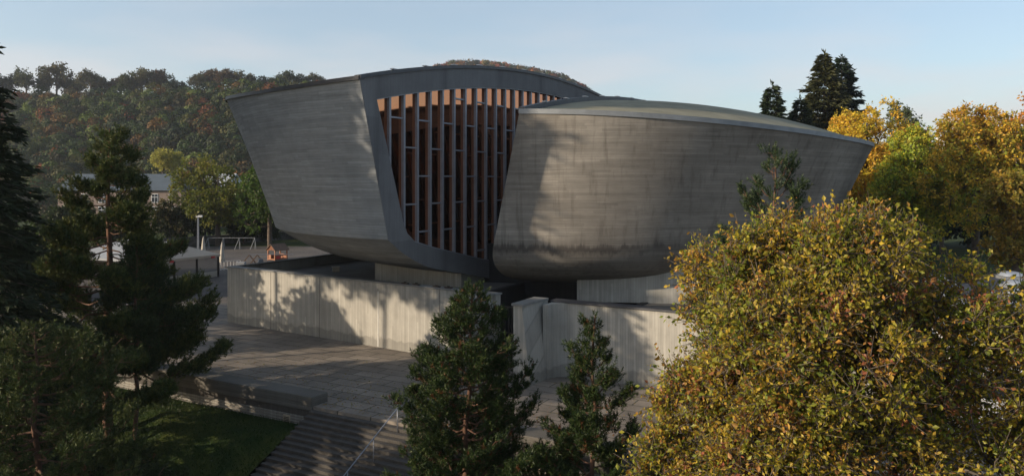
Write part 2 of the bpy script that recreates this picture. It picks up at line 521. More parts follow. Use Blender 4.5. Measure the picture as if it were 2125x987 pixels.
# lawn slope left of the stairs
def grid_sheet(name, fn, na, nb, mat, smooth=True):
    vs = [fn(i / na, j / nb) for j in range(nb + 1) for i in range(na + 1)]
    fs = [(j * (na + 1) + i, j * (na + 1) + i + 1, (j + 1) * (na + 1) + i + 1, (j + 1) * (na + 1) + i) for j in range(nb) for i in range(na)]
    o = new_mesh(name, vs, fs, mat, smooth=smooth)
    return o
def lawn_fn(u, v):
    a = -45 + u * 45.0
    b = 0.1 - v * 16.0
    s = -b
    z = -0.95 - 0.47 * max(0.0, s - 1.9) * (0.35 + 0.65 * u)
    z = max(z, -3.95) + 0.07 * math.sin(a * 1.3 + b) * math.sin(b * 1.7)
    return tuple(nd(a, b, z))
lawn = grid_sheet('lawn', lawn_fn, 60, 40, M['grass']); lawn['kind'] = 'structure'

# blades of grass over that slope
rg = np.random.default_rng(5)
def blades():
    N = 60000
    u = rg.random(N) ** 0.6; v = rg.random(N)
    V = []; 
    base = np.array([lawn_fn(a, b) for a, b in zip(u, v)])
    ang = rg.random(N) * 6.283
    h = 0.06 + 0.10 * rg.random(N)
    w = 0.018
    dx = np.stack([np.cos(ang), np.sin(ang), np.zeros(N)], 1)
    lean = np.stack([rg.normal(0, 0.04, N), rg.normal(0, 0.04, N), h], 1)
    verts = np.stack([base - dx * w, base + dx * w, base + lean], 1).reshape(-1, 3)
    faces = np.arange(N * 3).reshape(-1, 3)
    c = np.array([0.022, 0.050, 0.008]) * (0.7 + 0.8 * rg.random((N, 1)))
    o = new_mesh('grass', verts, faces, M['needle'], cols=np.repeat(c, 3, 0))
    tag(o, 'short green grass blades covering the lawn beside the stairs', 'grass', kind='stuff')
blades()

# stairs
mb = MB()
for i in range(NSTEP):
    z1 = -RISE * (i + 1)
    b1 = -TREAD * i; b0 = -TREAD * (i + 1) - (0.0 if i < NSTEP - 1 else 0.3)
    p = [nd(0, b0 - 0.02), nd(STAIR_W, b0 - 0.02), nd(STAIR_W, b1 - 0.02), nd(0, b1 - 0.02)]
    mb.prism([(q.x, q.y) for q in p], -4.2, z1)
    # nosing lip
    p = [nd(0.0, b0 - 0.05), nd(STAIR_W, b0 - 0.05), nd(STAIR_W, b0 - 0.021), nd(0.0, b0 - 0.021)]
    mb.prism([(q.x, q.y) for q in p], z1 - 0.05, z1 - 0.003)
M['step'] = concrete('worn_step_concrete', (0.115, 0.105, 0.095), 'v', 0.3, 0.25, (0.07, 0.06, 0.05), big=0.4)
st = mb.build('staircase', M['step'])
tag(st, 'wide flight of concrete steps going down from the plaza in the lower left', 'stairs')

# handrail
t = empty('handrail', nd(5.1, -0.3))
mb = MB(); pts = [nd(5.1, -0.3, 0.0) - P0 * 0 ]
L0 = t.location
rail = []
for k in range(0, 9):
    b = -0.35 - k * 0.8
    rail.append(nd(5.1, b, 0.92 + b * RISE / TREAD) - L0)
mb.tube([rail[0] + dv * 0.35 + Vector((0, 0, 0.02))] + rail, 0.024, 8)
mb.build('rail', M['metal'], t, True)
for k in (0, 2, 4, 6, 8):
    mb = MB(); mb.tube([rail[k] - Vector((0, 0, 1.05)), rail[k]], 0.022, 8); mb.build('post', M['metal'], t, True)
tag(t, 'grey steel handrail running down the middle of the concrete stairs', 'handrail')

# terrace parapet and retaining walls
def parapet(a0, a1, label, vents, zbot=-4.0):
    t = empty('terrace_wall', nd(a0, 0))
    def loc(a, b, z=0): return nd(a, b, z) - t.location
    def pr(mb, aa, ab, ba, bb, z0, z1):
        p = [loc(aa, ba), loc(ab, ba), loc(ab, bb), loc(aa, bb)]
        mb.prism([(q.x, q.y) for q in p], z0, z1)
    mb = MB(); pr(mb, a0, a1, -0.10, 0.98, -0.22, 0.45); mb.build('coping', M['old'], t, bevel=0.04)
    mb = MB(); pr(mb, a0 + 0.02, a1 - 0.02, -0.03, 0.0 + 0.2, -0.52, -0.223); mb.build('ledge', M['step'], t)
    mb = MB()
    z = -0.523; k = 0
    pr(mb, a0 + 0.03, a1 - 0.03, 0.02, 0.25, zbot, -0.523)
    while z > zbot + 0.2:
        pr(mb, a0 + 0.035, a1 - 0.035, -0.045, 0.019, z - 0.085, z - 0.005)
        z -= 0.13
    mb.build('ribbed_wall', M['base'], t)
    for (av, w, z0, z1, kind) in vents:
        mb = MB(); pr(mb, av - w / 2, av + w / 2, -0.09, -0.047, z0, z1); f = mb.build('vent_frame', M['louvre'], t)
        mb = MB()
        zz = z0 + 0.05
        while zz < z1 - 0.06:
            pr(mb, av - w / 2 + 0.05, av + w / 2 - 0.05, -0.115, -0.092, zz, zz + 0.035); zz += 0.07
        mb.build('louvre', M['darkmetal'] if kind else M['louvre'], f)
    tag(t, label, 'retaining wall')
parapet(-52, 0, 'weathered concrete terrace wall with thick coping above the lawn, left of the stairs', [(-1.6, 0.42, -1.05, -0.6, 1)])
parapet(STAIR_W, 26, 'concrete terrace wall with louvred vent between the dark pines, right of the stairs', [(11.4, 0.9, -1.8, -0.62, 0), (13.2, 0.9, -1.8, -0.62, 0)])

# ------------------------------------------------------------------ museum
museum = empty('museum_building', (0, 60, 0))
tag(museum, 'grey concrete museum split into two overhanging bowl shaped halves on a low base', 'museum')
MO = museum.location.copy()
def mw(p):  # world -> museum local
    return Vector(p) - MO

def make_shell(name, O, sgn, L0_, W0_, prof, zedge, arch_h, tilt, zref, mat, spacing, label, flash_mat, open_pts, flash_h, crease_i=1, nW=None, soft=False):
    """sgn -1: body lies on the -n side (left half); +1: right half.
    prof: list of (L, W, z) from roof edge down to the centre of the belly."""
    nW = nW or nv
    def off(z): return (z - zref) * tilt
    def pt(th, Lr, Wr, z):
        o_ = off(z)
        return O + dv * (-Lr * math.cos(th)) + nv * o_ + nW * (sgn * (Wr - sgn * o_) * math.sin(th)) + Vector((0, 0, z))
    NT = 128
    ths = [math.pi * i / NT for i in range(NT + 1)]
    vs = []; fs = []
    rows = []
    def add_row(pts):
        b = len(vs); vs.extend(pts); rows.append(b); return b
    def quad_rows(a, b):
        for i in range(NT):
            q = (a + i, a + i + 1, b + i + 1, b + i)
            fs.append(q if sgn < 0 else q[::-1])
    # wall
    nw = 14
    (La, Wa, _), (Lb, Wb, zb) = prof[0], prof[crease_i]
    prev = None
    for j in range(nw + 1):
        f = j / nw
        # very slight curve of the wall
        g = f + 0.03 * math.sin(math.pi * f)
        row = [mw(pt(th, La + (Lb - La) * g, Wa + (Wb - Wa) * g, zedge(th) + (zb - zedge(th)) * f)) for th in ths]
        r0 = add_row(row)
        if prev is not None: quad_rows(prev, r0)
        prev = r0
    # belly (own vertices at the crease so that the edge stays sharp)
    belly = prof[crease_i:]
    # resample
    dense = []
    for k in range(len(belly) - 1):
        p0 = belly[max(k - 1, 0)]; p1 = belly[k]; p2 = belly[k + 1]; p3 = belly[min(k + 2, len(belly) - 1)]
        for s in range(4):
            t_ = s / 4
            dense.append(tuple(0.5 * ((2 * p1[c]) + (-p0[c] + p2[c]) * t_ + (2 * p0[c] - 5 * p1[c] + 4 * p2[c] - p3[c]) * t_ ** 2 + (-p0[c] + 3 * p1[c] - 3 * p2[c] + p3[c]) * t_ ** 3) for c in range(3)))
    dense.append(belly[-1])
    if not soft: prev = None
    for di, (l_, w_, z_) in enumerate(dense):
        if soft and di == 0: continue
        r0 = add_row([mw(pt(th, l_, w_, z_)) for th in ths])
        if prev is not None: quad_rows(prev, r0)
        prev = r0
    sh = new_mesh(name, [tuple(v) for v in vs], fs, mat, museum, True)
    sh['label'] = label
    # roof
    zc = zref + arch_h
    def roof_z(th, r):
        if soft: return zc - (zc - zedge(th)) * r * r
        c_ = r * math.cos(th); q = min(1.0, r * math.sin(th) / math.sqrt(max(1e-6, 1 - c_ * c_))) if r < 1 else (1.0 if 1e-6 < th < math.pi - 1e-6 else 0.0)
        return zref + (zedge(th) - zref) * r * r + arch_h * (1 - c_ * c_) * (1 - q)
    vs2 = []; fs2 = []
    NR = 18
    for j in range(NR + 1):
        r = 1 - j / NR
        for th in ths:
            z = roof_z(th, r)
            vs2.append(mw(pt(th, La * r * 0.995, Wa * r * 0.995, z)) + Vector((0, 0, 0.03)))
    for j in range(NR):
        for i in range(NT):
            a = j * (NT + 1) + i; b = a + NT + 1
            q = (a, b, b + 1, a + 1)
            fs2.append(q if sgn < 0 else q[::-1])
    new_mesh('roof', [tuple(v) for v in vs2], fs2, M['roof'], sh, True)
    # edge flashing round the outer roof edge
    vs3 = []; fs3 = []
    for th in ths:
        z = zedge(th)
        a = pt(th, La + 0.07, Wa + 0.07, z)
        b = pt(th, La - 0.45, Wa - 0.45, z)
        for q, zz in ((a, -0.10), (a, flash_h), (b, flash_h), (b, -0.02)):
            vs3.append(mw(q) + Vector((0, 0, zz)))
    for i in range(NT):
        for k in range(4):
            a = i * 4 + k; b = i * 4 + (k + 1) % 4
            q = (a, b, b + 4, a + 4)
            fs3.append(q[::-1] if sgn < 0 else q)
    fs3.append((0, 1, 2, 3)); fs3.append((NT * 4 + 3, NT * 4 + 2, NT * 4 + 1, NT * 4))
    new_mesh('edge_flashing', [tuple(v) for v in vs3], fs3, flash_mat, sh)
    # seams of the flashing
    # cut face with its opening, in (s, z)
    ztop = lambda s: zc - (zc - zedge(0)) * (s / La) ** 2
    outer = []
    NA = 60
    for i in range(NA + 1):
        s = -La + 2 * La * i / NA
        outer.append((s, ztop(s)))
    down = [(l_, z_) for (l_, w_, z_) in dense]
    outer += [(l_, z_) for (l_, z_) in down[:-1]]
    outer += [(-l_, z_) for (l_, z_) in reversed(down)]
    inner = []
    otop = lambda s: ztop(s) - 1.35
    lp = open_pts             # list of (s>0, z): right corner top downwards to centre bottom
    s0 = lp[0][0]
    for i in range(NA + 1):
        s = -s0 + 2 * s0 * i / NA
        inner.append((s, otop(s)))
    inner += [(s, z) for s, z in lp[1:]]
    inner += [(-s, z) for s, z in reversed(lp[1:-1])]
    def P2(s, z, push=0.0):
        return mw(O + dv * s + nv * (off(z) + sgn * push) + Vector((0, 0, z)))
    v3o = [Vector((s, z, 0)) for s, z in outer]; v3i = [Vector((s, z, 0)) for s, z in inner]
    tris = tessellate_polygon([v3o, v3i])
    allp = outer + inner
    vsf = [tuple(P2(s, z, 0.012)) for s, z in allp]
    fsf = []
    for tri in tris:
        a, b, c = [Vector(vsf[i]) for i in tri]
        nrm = (b - a).cross(c - a)
        want = nv * (-sgn)
        fsf.append(tuple(tri) if nrm.dot(want) > 0 else tuple(reversed(tri)))
    # reveal
    nb = len(vsf); ni = len(inner)
    vsf += [tuple(P2(s, z, 0.012)) for s, z in inner] + [tuple(P2(s, z, 0.75)) for s, z in inner]
    for i in range(ni):
        j = (i + 1) % ni
        fsf.append((nb + i, nb + j, nb + ni + j, nb + ni + i))
    new_mesh('cut_face', vsf, fsf, M['cut'], sh)
    # roof lip along the cut edge
    mbl = MB()
    for i in range(NA):
        s_a = -La + 2 * La * i / NA; s_b = -La + 2 * La * (i + 1) / NA
        za, zb_ = ztop(s_a), ztop(s_b)
        q = [P2(s_a, za, -0.08), P2(s_b, zb_, -0.08), P2(s_b, zb_, 0.35), P2(s_a, za, 0.35)]
        hh = 0.16 if sgn < 0 else 0.30
        vv = [x - Vector((0, 0, 0.05)) for x in q] + [x + Vector((0, 0, hh)) for x in q]
        mbl.add(vv, [(0, 1, 5, 4), (4, 5, 6, 7), (2, 3, 7, 6), (1, 2, 6, 5), (3, 0, 4, 7)])
    mbl.build('roof_lip', M['darkflash'], sh)
    for i in range(2, 30, 2):  # white blocks standing in for sun glints on the roof flashing
        s = -La + 2 * La * i / 30.0
        z = ztop(s) + (0.16 if sgn < 0 else 0.30)
        mbc = MB(); c = P2(s, z, 0.1)
        mbc.box((c.x, c.y, c.z), (0.25, 0.5, 0.05), -ROT)
        mbc.build('roof_glint', M['white'], sh)
    # glazing bays
    def obot(s):
        s = abs(s)
        pts = list(reversed(lp[1:]))            # centre -> outwards, s increasing
        full = pts + [lp[0]]
        for k in range(len(full) - 1):
            if full[k][0] <= s <= full[k + 1][0]:
                f = (s - full[k][0]) / max(1e-6, full[k + 1][0] - full[k][0])
                return full[k][1] + f * (full[k + 1][1] - full[k][1])
        return lp[0][1]
    ncell = int(round(2 * s0 / spacing))
    sp = 2 * s0 / ncell
    rnd = random.Random(7)
    for i in range(ncell):
        sa, sb = -s0 + i * sp, -s0 + (i + 1) * sp
        ss = [sa, (sa + sb) / 2, sb]
        bt = [obot(x) - 0.02 for x in ss]; tp = [otop(x) + 0.02 for x in ss]
        vp = [tuple(P2(ss[k], bt[k], 0.30)) for k in range(3)] + [tuple(P2(ss[k], tp[k], 0.30)) for k in range(3)]
        fp = [(0, 1, 4, 3), (1, 2, 5, 4)]
        if sgn > 0: fp = [f[::-1] for f in fp]
        new_mesh('pane', vp, fp, M['glass'] if sgn < 0 else M['glass_reflected_dark'], sh)
        # short transoms, staggered
        lo = max(bt); hi = min(tp)
        zs = [5.6 + 3.4 * k + (1.7 if i % 2 else 0) for k in range(5)]
        for z in zs:
            if z > lo + 0.3 and z < hi - 0.4:
                m_ = MB(); a, b = P2(sa + 0.02, z, 0.25), P2(sb - 0.02, z, 0.25)
                m_.bar(a, b, 0.12, 0.09); m_.build('transom', M['mullion'], sh)
        if i > 0:
            m_ = MB()
            zb0, zt0 = obot(sa) - 0.1, otop(sa) + 0.05
            a, b = P2(sa, zb0, 0.205), P2(sa, zt0, 0.205)
            m_.bar(a, b, 0.17, 0.18, up=tuple(nv)); m_.build('mullion', M['mullion'] if sgn < 0 else M['darkmetal'], sh)  # right half's mullions coloured dark to dim their reflection opposite
    # frame strip at the head and foot of the glazing
    m_ = MB()
    for i in range(ni):
        a, b = inner[i], inner[(i + 1) % ni]
        ca, cb = P2(a[0], a[1], 0.10), P2(b[0], b[1], 0.10)
        if (cb - ca).length > 0.02: m_.bar(ca, cb, 0.10, 0.10, up=tuple(nv))
    m_.build('window_frame', M['mullion'], sh)
    return sh, pt, P2, zc

OL = Vector((3.25, 62.85, 0))
profL = [(24, 26, 16), (21.5, 21.6, 7.06), (20.07, 20.1, 6.17), (18.3, 18.6, 5.38), (16.8, 17.0, 4.94), (13.6, 13.8, 4.3), (7.8, 8.0, 3.2), (3.0, 3.1, 2.85), (0.0, 0.0, 2.8)]
openL = [(22.5, 15.05), (20.0, 7.9), (19.6, 7.25), (18.9, 6.75), (16.9, 6.25), (11.1, 5.0), (8.5, 4.6), (4, 4.25), (0, 4.1)]
def zeL(th):
    d = math.degrees(th)
    return float(np.interp(d, [0, 10, 20, 30, 45, 60, 90, 180], [16.0, 15.86, 15.84, 15.98, 16.35, 16.4, 16.4, 16.0]))
make_shell('left_shell', OL, -1, 24, 26, profL, zeL, 2.75, 0.0, 16.0, M['shell_left'], 1.36,
           'clean pale grey left half with tall glazed opening facing the gap', M['darkflash'], openL, 0.12)
OR = Vector((11.0, 65.3, 0))
profR = [(22, 17.8, 14.5), (21.9, 14.8, 6.36), (21.6, 14.6, 5.6), (20.7, 14.1, 4.85), (18.9, 13.2, 4.15), (15.6, 11.2, 3.55), (10.0, 7.4, 3.05), (3, 2.5, 2.85), (0.0, 0.0, 2.8)]
openR = [(20.5, 13.5), (20.3, 7.9), (19.8, 7.25), (18.9, 6.75), (16.9, 6.25), (11.1, 5.3), (8.5, 4.9), (4, 4.6), (0, 4.5)]
def zeR(th):
    s = math.sin(th)
    return 14.5 - 0.4 * s - 1.0 * s * s
make_shell('right_shell', OR, 1, 22, 17.8, profR, zeR, 2.2, 0.23, 14.5, M['shell_right'], 1.36,
           'brown stained right half with curved outer wall', M['flash'], openR, 0.20, soft=True, nW=Vector((0.93, -0.36, 0)))

# base walls
def wall_prism(mb, p, q, thick_dir, thick, z0, z1):
    p, q = Vector(p), Vector(q)
    r = [p, q, q + thick_dir * thick, p + thick_dir * thick]
    mb.prism([((a - MO).x, (a - MO).y) for a in r], z0, z1)

wl0 = Vector((-21.0, 56.9, 0)); wdir = Vector((0.827, -0.562, 0)).normalized()
wl1 = wl0 + wdir * 24.3
wback = Vector((0.562, 0.827, 0)).normalized()
PZ, DZ = 4.0, 3.3
mb = MB(); wall_prism(mb, wl0, wl1, wback, 0.45, 0, PZ); bw = mb.build('base_wall', M['base'], museum)
mb = MB(); wall_prism(mb, wl0 - wback * 0.06 - wdir * 0.06, wl1 - wback * 0.06 + wdir * 0.05, wback, 0.62, PZ, PZ + 0.09); mb.build('wall_coping', M['coping'], bw)
# joint strips of the left wall
for k in (15.2,):
    mb = MB(); a = wl0 + wdir * k - wback * 0.02; wall_prism(mb, a, a + wdir * 0.10, wback, 0.021, 0.02, PZ - 0.5); mb.build('joint_strip', plain('pale_joint_mortar', (0.42, 0.41, 0.38)), bw)
for k in (4.9, 9.9, 20.2):
    mb = MB(); a = wl0 + wdir * k - wback * 0.012; wall_prism(mb, a, a + wdir * 0.022, wback, 0.013, 0.0, PZ - 0.003); mb.build('pour_joint', M['darkmetal'], bw)
# left return wall and far wall
q1 = wl0 + dv * 22
mb = MB(); wall_prism(mb, wl0 + wback * 0.46 , q1, nv, 0.45, 0, PZ); bw2 = mb.build('base_wall', M['base'], museum)
mb = MB(); wall_prism(mb, wl0 + wback * 0.64 - nv * 0.05, q1 - nv * 0.05, nv, 0.55, PZ, PZ + 0.08); mb.build('wall_coping', M['old'], bw2)
mb = MB(); wall_prism(mb, q1, q1 + nv * 15, -dv, 0.45, 0, PZ); mb.build('base_wall', M['base'], museum)
# decks
mb = MB()
wlE = wl0 + wdir * 21.0
dk = [wl0 + wback * 0.45 + nv * 0.45, wlE + wback * 0.45, wlE + dv * 26, q1 - dv * 0.45 + nv * 0.45]
mb.prism([((a - MO).x, (a - MO).y) for a in dk], DZ - 0.3, DZ); mb.build('flat_roof', M['deckroof'], museum)
wr0 = Vector((2.1, 41.6, 0)); wr1 = wr0 + nv * 16.5
mb = MB(); wall_prism(mb, wr0, wr0 + nv * 9.6, dv, 0.45, 0, PZ - 0.1); bwr = mb.build('base_wall', M['base'], museum)
mb = MB(); wall_prism(mb, wr0 + nv * 9.6 - dv * 0.12, wr1 - dv * 0.12, dv, 0.57, 0, PZ - 0.1); mb.build('base_wall', M['base'], museum)
mb = MB(); wall_prism(mb, wr0 - dv * 0.06, wr1 - dv * 0.2 + nv * 0.06, dv, 0.72, PZ - 0.1, PZ); mb.build('wall_coping', M['darkflash'], bwr)
mb = MB(); wall_prism(mb, wr1 + dv * 0.46, wr1 + dv * 24, -nv, 0.45, 0, PZ); mb.build('base_wall', M['base'], museum)
mb = MB(); wrE = wr0 + nv * 1.9
dk = [wrE + dv * 0.45, wr1 + dv * 0.45 - nv * 0.45, wr1 + dv * 24 - nv * 0.45, wrE + dv * 24]
mb.prism([((a - MO).x, (a - MO).y) for a in dk], 2.3, 2.7); mb.build('flat_roof', M['deckroof'], museum)

# plinths carrying the shells
def block(name, pts, z0, z1, mat, label=None):
    mb = MB(); mb.prism([((Vector(a) - MO).x, (Vector(a) - MO).y) for a in pts], z0, z1)
    o = mb.build(name, mat, museum)
    if label: o['label'] = label
    return o
pa = Vector((-9.6, 54.0, 0)); pb = Vector((-3.4, 51.5, 0))
block('plinth', [pa, pb, pb + dv * 11, pa + dv * 11], DZ, 5.3, M['base'])
pc = Vector((4.15, 49.2, 0)); pd_ = Vector((11.8, 48.3, 0))
block('plinth', [pc, pd_, pd_ + dv * 12, pc + dv * 12], 2.7, 5.75, M['base'])
# passage walls, the darkness of the gap painted into their colour
ga = wlE + wback * 0.45; gb = wrE + dv * 0.45
block('passage_wall', [ga - nv * 0.4, ga, ga + dv * 24, ga + dv * 24 - nv * 0.4], 0, DZ + 0.05, M['shadeconc'])
block('passage_wall', [gb, gb + nv * 0.4, gb + dv * 24 + nv * 0.4, gb + dv * 24], 0, 2.75, M['shadeconc'])
block('passage_wall', [ga + dv * 9, gb + dv * 9, gb + dv * 9.4, ga + dv * 9.4], 0, 5.0, M['shadeconc'])
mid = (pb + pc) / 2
block('shade_backing', [pb + dv * 3, pc + dv * 3, pc + dv * 3.4, pb + dv * 3.4], DZ - 0.5, 6.0, M['shadeconc'])  # added backing between the plinths, painted dark as the gap's shade

# entrance piers, tapering upwards; concave fillets into the walls
def pier(F_, wb_, wt_, length, side, label):
    F_ = Vector(F_)
    def q(u, v): return F_ + nv * u + dv * v
    # side=+1: the taper is on the right-hand side
    if side > 0: bot = [q(0, 0), q(wb_, 0), q(wb_ + 0.25, length), q(0, length)]; top = [q(0, 0), q(wt_, 0), q(wt_ + 0.25, length), q(0, length)]
    else: bot = [q(0, 0), q(wb_, 0), q(wb_, length), q(-0.25, length)]; top = [q(wb_ - wt_, 0), q(wb_, 0), q(wb_, length), q(wb_ - wt_ - 0.25, length)]
    L = lambda ps: [((p - MO).x, (p - MO).y) for p in ps]
    mbp = MB(); mbp.prism(L(bot), 0, PZ, top=L(top)); o = mbp.build('pier', M['base'], museum); o['label'] = label
    a, b = (q(-0.07, -0.09), q(wt_ + 0.09, -0.09)) if side > 0 else (q(wb_ - wt_ - 0.09, -0.09), q(wb_ + 0.07, -0.09))
    c, d_ = (q(wt_ + 0.3, length), q(-0.07, length)) if side > 0 else (q(wb_ + 0.07, length), q(wb_ - wt_ - 0.3, length))
    mbp = MB(); mbp.prism(L([a, b, c, d_]), PZ + 0.003, PZ + 0.12); mbp.build('pier_cap', M['coping'], o)
    return q
q_ = pier((0.07, 39.75, 0), 0.98, 0.50, 2.5, 1, 'tapered concrete pier right of the gate')
K = Vector((2.45, 41.55, 0)); n_ = 8; arc = []
rr_ = 1.15
cc_ = K + nv * rr_ - dv * rr_
for i in range(n_ + 1):
    t0 = math.pi / 2 * i / n_
    arc.append(cc_ - nv * (rr_ * math.cos(t0)) + dv * (rr_ * math.sin(t0)))
poly = arc + [K + nv * rr_ + dv * 0.2, K - nv * 0.2 + dv * 0.2, K - nv * 0.3 - dv * rr_]
mbp = MB(); mbp.prism([((p - MO).x, (p - MO).y) for p in reversed(poly)], 0, PZ - 0.103); mbp.build('concave_fillet', M['base'], museum, False)
pier((-2.85, 41.75, 0), 0.82, 0.48, 2.3, -1, 'tapered concrete pier left of the gate')
# gate of irregular dark bars
gate = empty('entrance_gate', (0, 0, 0), 0, museum)
gate.location = (0, 0, 0)
g0 = Vector((-1.0, 43.6, 0)); g1 = Vector((1.7, 42.35, 0))
gd = (g1 - g0).normalized(); gl = (g1 - g0).length
rndg = random.Random(3)
nb_ = 15
for z in (0.12, 1.9, 3.35):
    mb = MB()
    mb.bar(mw(g0 + Vector((0, 0, z))), mw(g1 + Vector((0, 0, z))), 0.07, 0.09)
    mb.build('rail', M['darkmetal'], gate)
for i in range(nb_):
    x = (i + 0.5) / nb_ * gl
    pts = []
    for k in range(7):
        z = 0.1 + k * 0.55 + rndg.uniform(-0.1, 0.1)
        pts.append(mw(g0 + gd * (x + rndg.uniform(-0.07, 0.07)) + Vector((0, rndg.uniform(-0.05, 0.05), z))))
    mb = MB(); mb.tube(pts, [rndg.uniform(0.035, 0.06) for _ in pts], 6); mb.build('bar', M['darkmetal'], gate)

# small floodlights / boxes on the flat roof
def deckbox(px, py, w, h):
    Y = F * (H - DZ) / (py - 372.0); X = X_at(px, Y)
    t = empty('roof_floodlight', (X, Y, DZ))
    mb = MB(); mb.box((0, 0, 0), (w, w * 0.8, 0.12)); mb.box((0, 0, 0.12), (0.09, 0.09, h * 0.6)); mb.build('base', M['louvre'], t)
    mb = MB(); mb.box((0, 0, 0.12 + h * 0.55), (0.42, 0.28, 0.3), 0.5, taper=0.75); mb.build('lamp_head', M['metal'], t, bevel=0.03)
    return t
a = deckbox(700, 529, 0.9, 0.75); tag(a, 'floodlight on a block at the far edge of the flat roof', 'floodlight', 'floodlights on the flat roof')
a = deckbox(541, 559, 0.8, 0.8); tag(a, 'small floodlight near the left corner of the flat roof', 'floodlight', 'floodlights on the flat roof')
Y = F * (H - DZ) / (563 - 372.0)
mb = MB(); mb.box((0, 0, 0), (0.55, 0.5, 0.32), 0.3, taper=0.9); mb.box((0, 0, 0.32), (0.62, 0.57, 0.06), 0.3)
o = mb.build('roof_vent', M['louvre']); o.location = (X_at(697, Y), Y, DZ)
tag(o, 'low beige block vent in the middle of the flat roof', 'roof vent')
mb = MB()
for k in range(4):
    p = wl0 + wdir * (17.5 + k * 0.9 + (0.7 if k > 1 else 0)) - wback * 0.05
    mb = MB(); mb.box((0, 0, 0), (0.5, 0.16, 0.07), -0.6); mb.box((0, 0, 0.07), (0.12, 0.10, 0.07), -0.6)
    o = mb.build('wall_spotlight', M['darkmetal']); o.location = (p.x, p.y + 0.3, PZ + 0.09)
    tag(o, 'small dark spotlight on the left wall coping, ' + ['first', 'second', 'third', 'fourth'][k] + ' from the left', 'spotlight', 'spotlights on the wall coping')

# ------------------------------------------------------------------ foliage tools
def rand_dirs(rng, n):
    v = rng.normal(size=(n, 3)); return v / np.linalg.norm(v, axis=1, keepdims=True)

def edges_mesh(P, Q, RP, RQ, sides=5):
    d = Q - P; L = np.linalg.norm(d, axis=1, keepdims=True) + 1e-6; d = d / L
    up = np.where(np.abs(d[:, 2:3]) < 0.9, np.array([[0, 0, 1.0]]), np.array([[1.0, 0, 0]]))
    s = np.cross(d, up); s /= np.linalg.norm(s, axis=1, keepdims=True); u = np.cross(s, d)
    P = P - d * RP[:, None] * 0.3
    Q = Q + d * RQ[:, None] * 0.3
    an = np.arange(sides) * 2 * np.pi / sides
    ring = s[:, None, :] * np.cos(an)[None, :, None] + u[:, None, :] * np.sin(an)[None, :, None]
    A = P[:, None, :] + ring * RP[:, None, None]; B = Q[:, None, :] + ring * RQ[:, None, None]
    V = np.concatenate([A, B], 1).reshape(-1, 3)
    n = len(P); base = (np.arange(n) * 2 * sides)[:, None]
    k = np.arange(sides); k2 = (k + 1) % sides
    Fc = np.stack([base + k, base + k2, base + sides + k2, base + sides + k], 2).reshape(-1, 4)
    return V, Fc

def leaves_mesh(rng, C, D, size, width=0.55, colors=None, bend=0.25, jitter=0.35, N=None):
    """leaf rhombs at C pointing along D"""
    n = len(C)
    sz = size * (1 + jitter * rng.normal(size=(n, 1))).clip(0.4, 1.8)
    r = rand_dirs(rng, n) if N is None else N
    s = np.cross(D, r); s /= (np.linalg.norm(s, axis=1, keepdims=True) + 1e-6)
    nn = np.cross(s, D)
    a = C; b = C + D * sz * 0.5 + s * sz * width * 0.5 + nn * sz * bend * 0.4
    c = C + D * sz; d = C + D * sz * 0.5 - s * sz * width * 0.5 + nn * sz * bend * 0.4
    V = np.stack([a, b, c, d], 1).reshape(-1, 3)
    Fc = np.arange(n * 4).reshape(-1, 4)
    cols = np.repeat(colors, 4, 0) if colors is not None else None
    return V, Fc, cols

def grow(rng, trunk, targets, steps=3, wob=0.25, sag=0.15, k_up=0.6):
    nodes = [np.array(p, float) for p in trunk]; par = [-1] + list(range(len(trunk) - 1))
    cent = nodes[len(nodes) // 2]
    order = np.argsort(np.linalg.norm(targets - np.array(trunk[-1]) * 0.5 - cent * 0.5, axis=1))
    P = np.zeros((len(trunk) + len(targets) * steps, 3)); cnt = len(trunk)
    P[:cnt] = nodes
    tips = []
    minz = trunk[max(1, len(trunk) // 3)][2]
    for ti in order:
        t = targets[ti]
        dd = P[:cnt] - t
        cost = np.linalg.norm(dd, axis=1) + k_up * np.maximum(0, dd[:, 2]) + np.where(P[:cnt, 2] < minz, 5.0, 0)
        j = int(np.argmin(cost))
        p0 = P[j].copy(); L = np.linalg.norm(t - p0)
        prev = j
        for s in range(1, steps + 1):
            f = s / steps
            q = p0 + (t - p0) * f
            if s < steps: q = q + rng.normal(size=3) * wob * L * 0.18 + np.array([0, 0, -sag * L * math.sin(math.pi * f) * 0.5])
            P[cnt] = q; par.append(prev); prev = cnt; cnt += 1
        tips.append(prev)
    par = np.array(par); P = P[:cnt]
    w = np.zeros(cnt)
    for t in tips: w[t] += 1
    for i in range(cnt - 1, 0, -1):
        w[par[i]] += w[i]
    return P, par, w, tips

def palette(rng, n, pal, weights):
    pal = np.array(pal); w = np.array(weights, float); w /= w.sum()
    return pal[rng.choice(len(pal), size=n, p=w)]

def build_tree(name, trunk_mesh, crown_mesh, bark, leafm, loc, label, cat='tree', group=None, rz=0.0):
    t = empty(name, loc, rz)
    tr = new_mesh('trunk', trunk_mesh[0], trunk_mesh[1], bark, t, True)
    cr = new_mesh('crown', crown_mesh[0], crown_mesh[1], leafm, t, False, cols=crown_mesh[2])
    tag(t, label, cat, group)
    return t

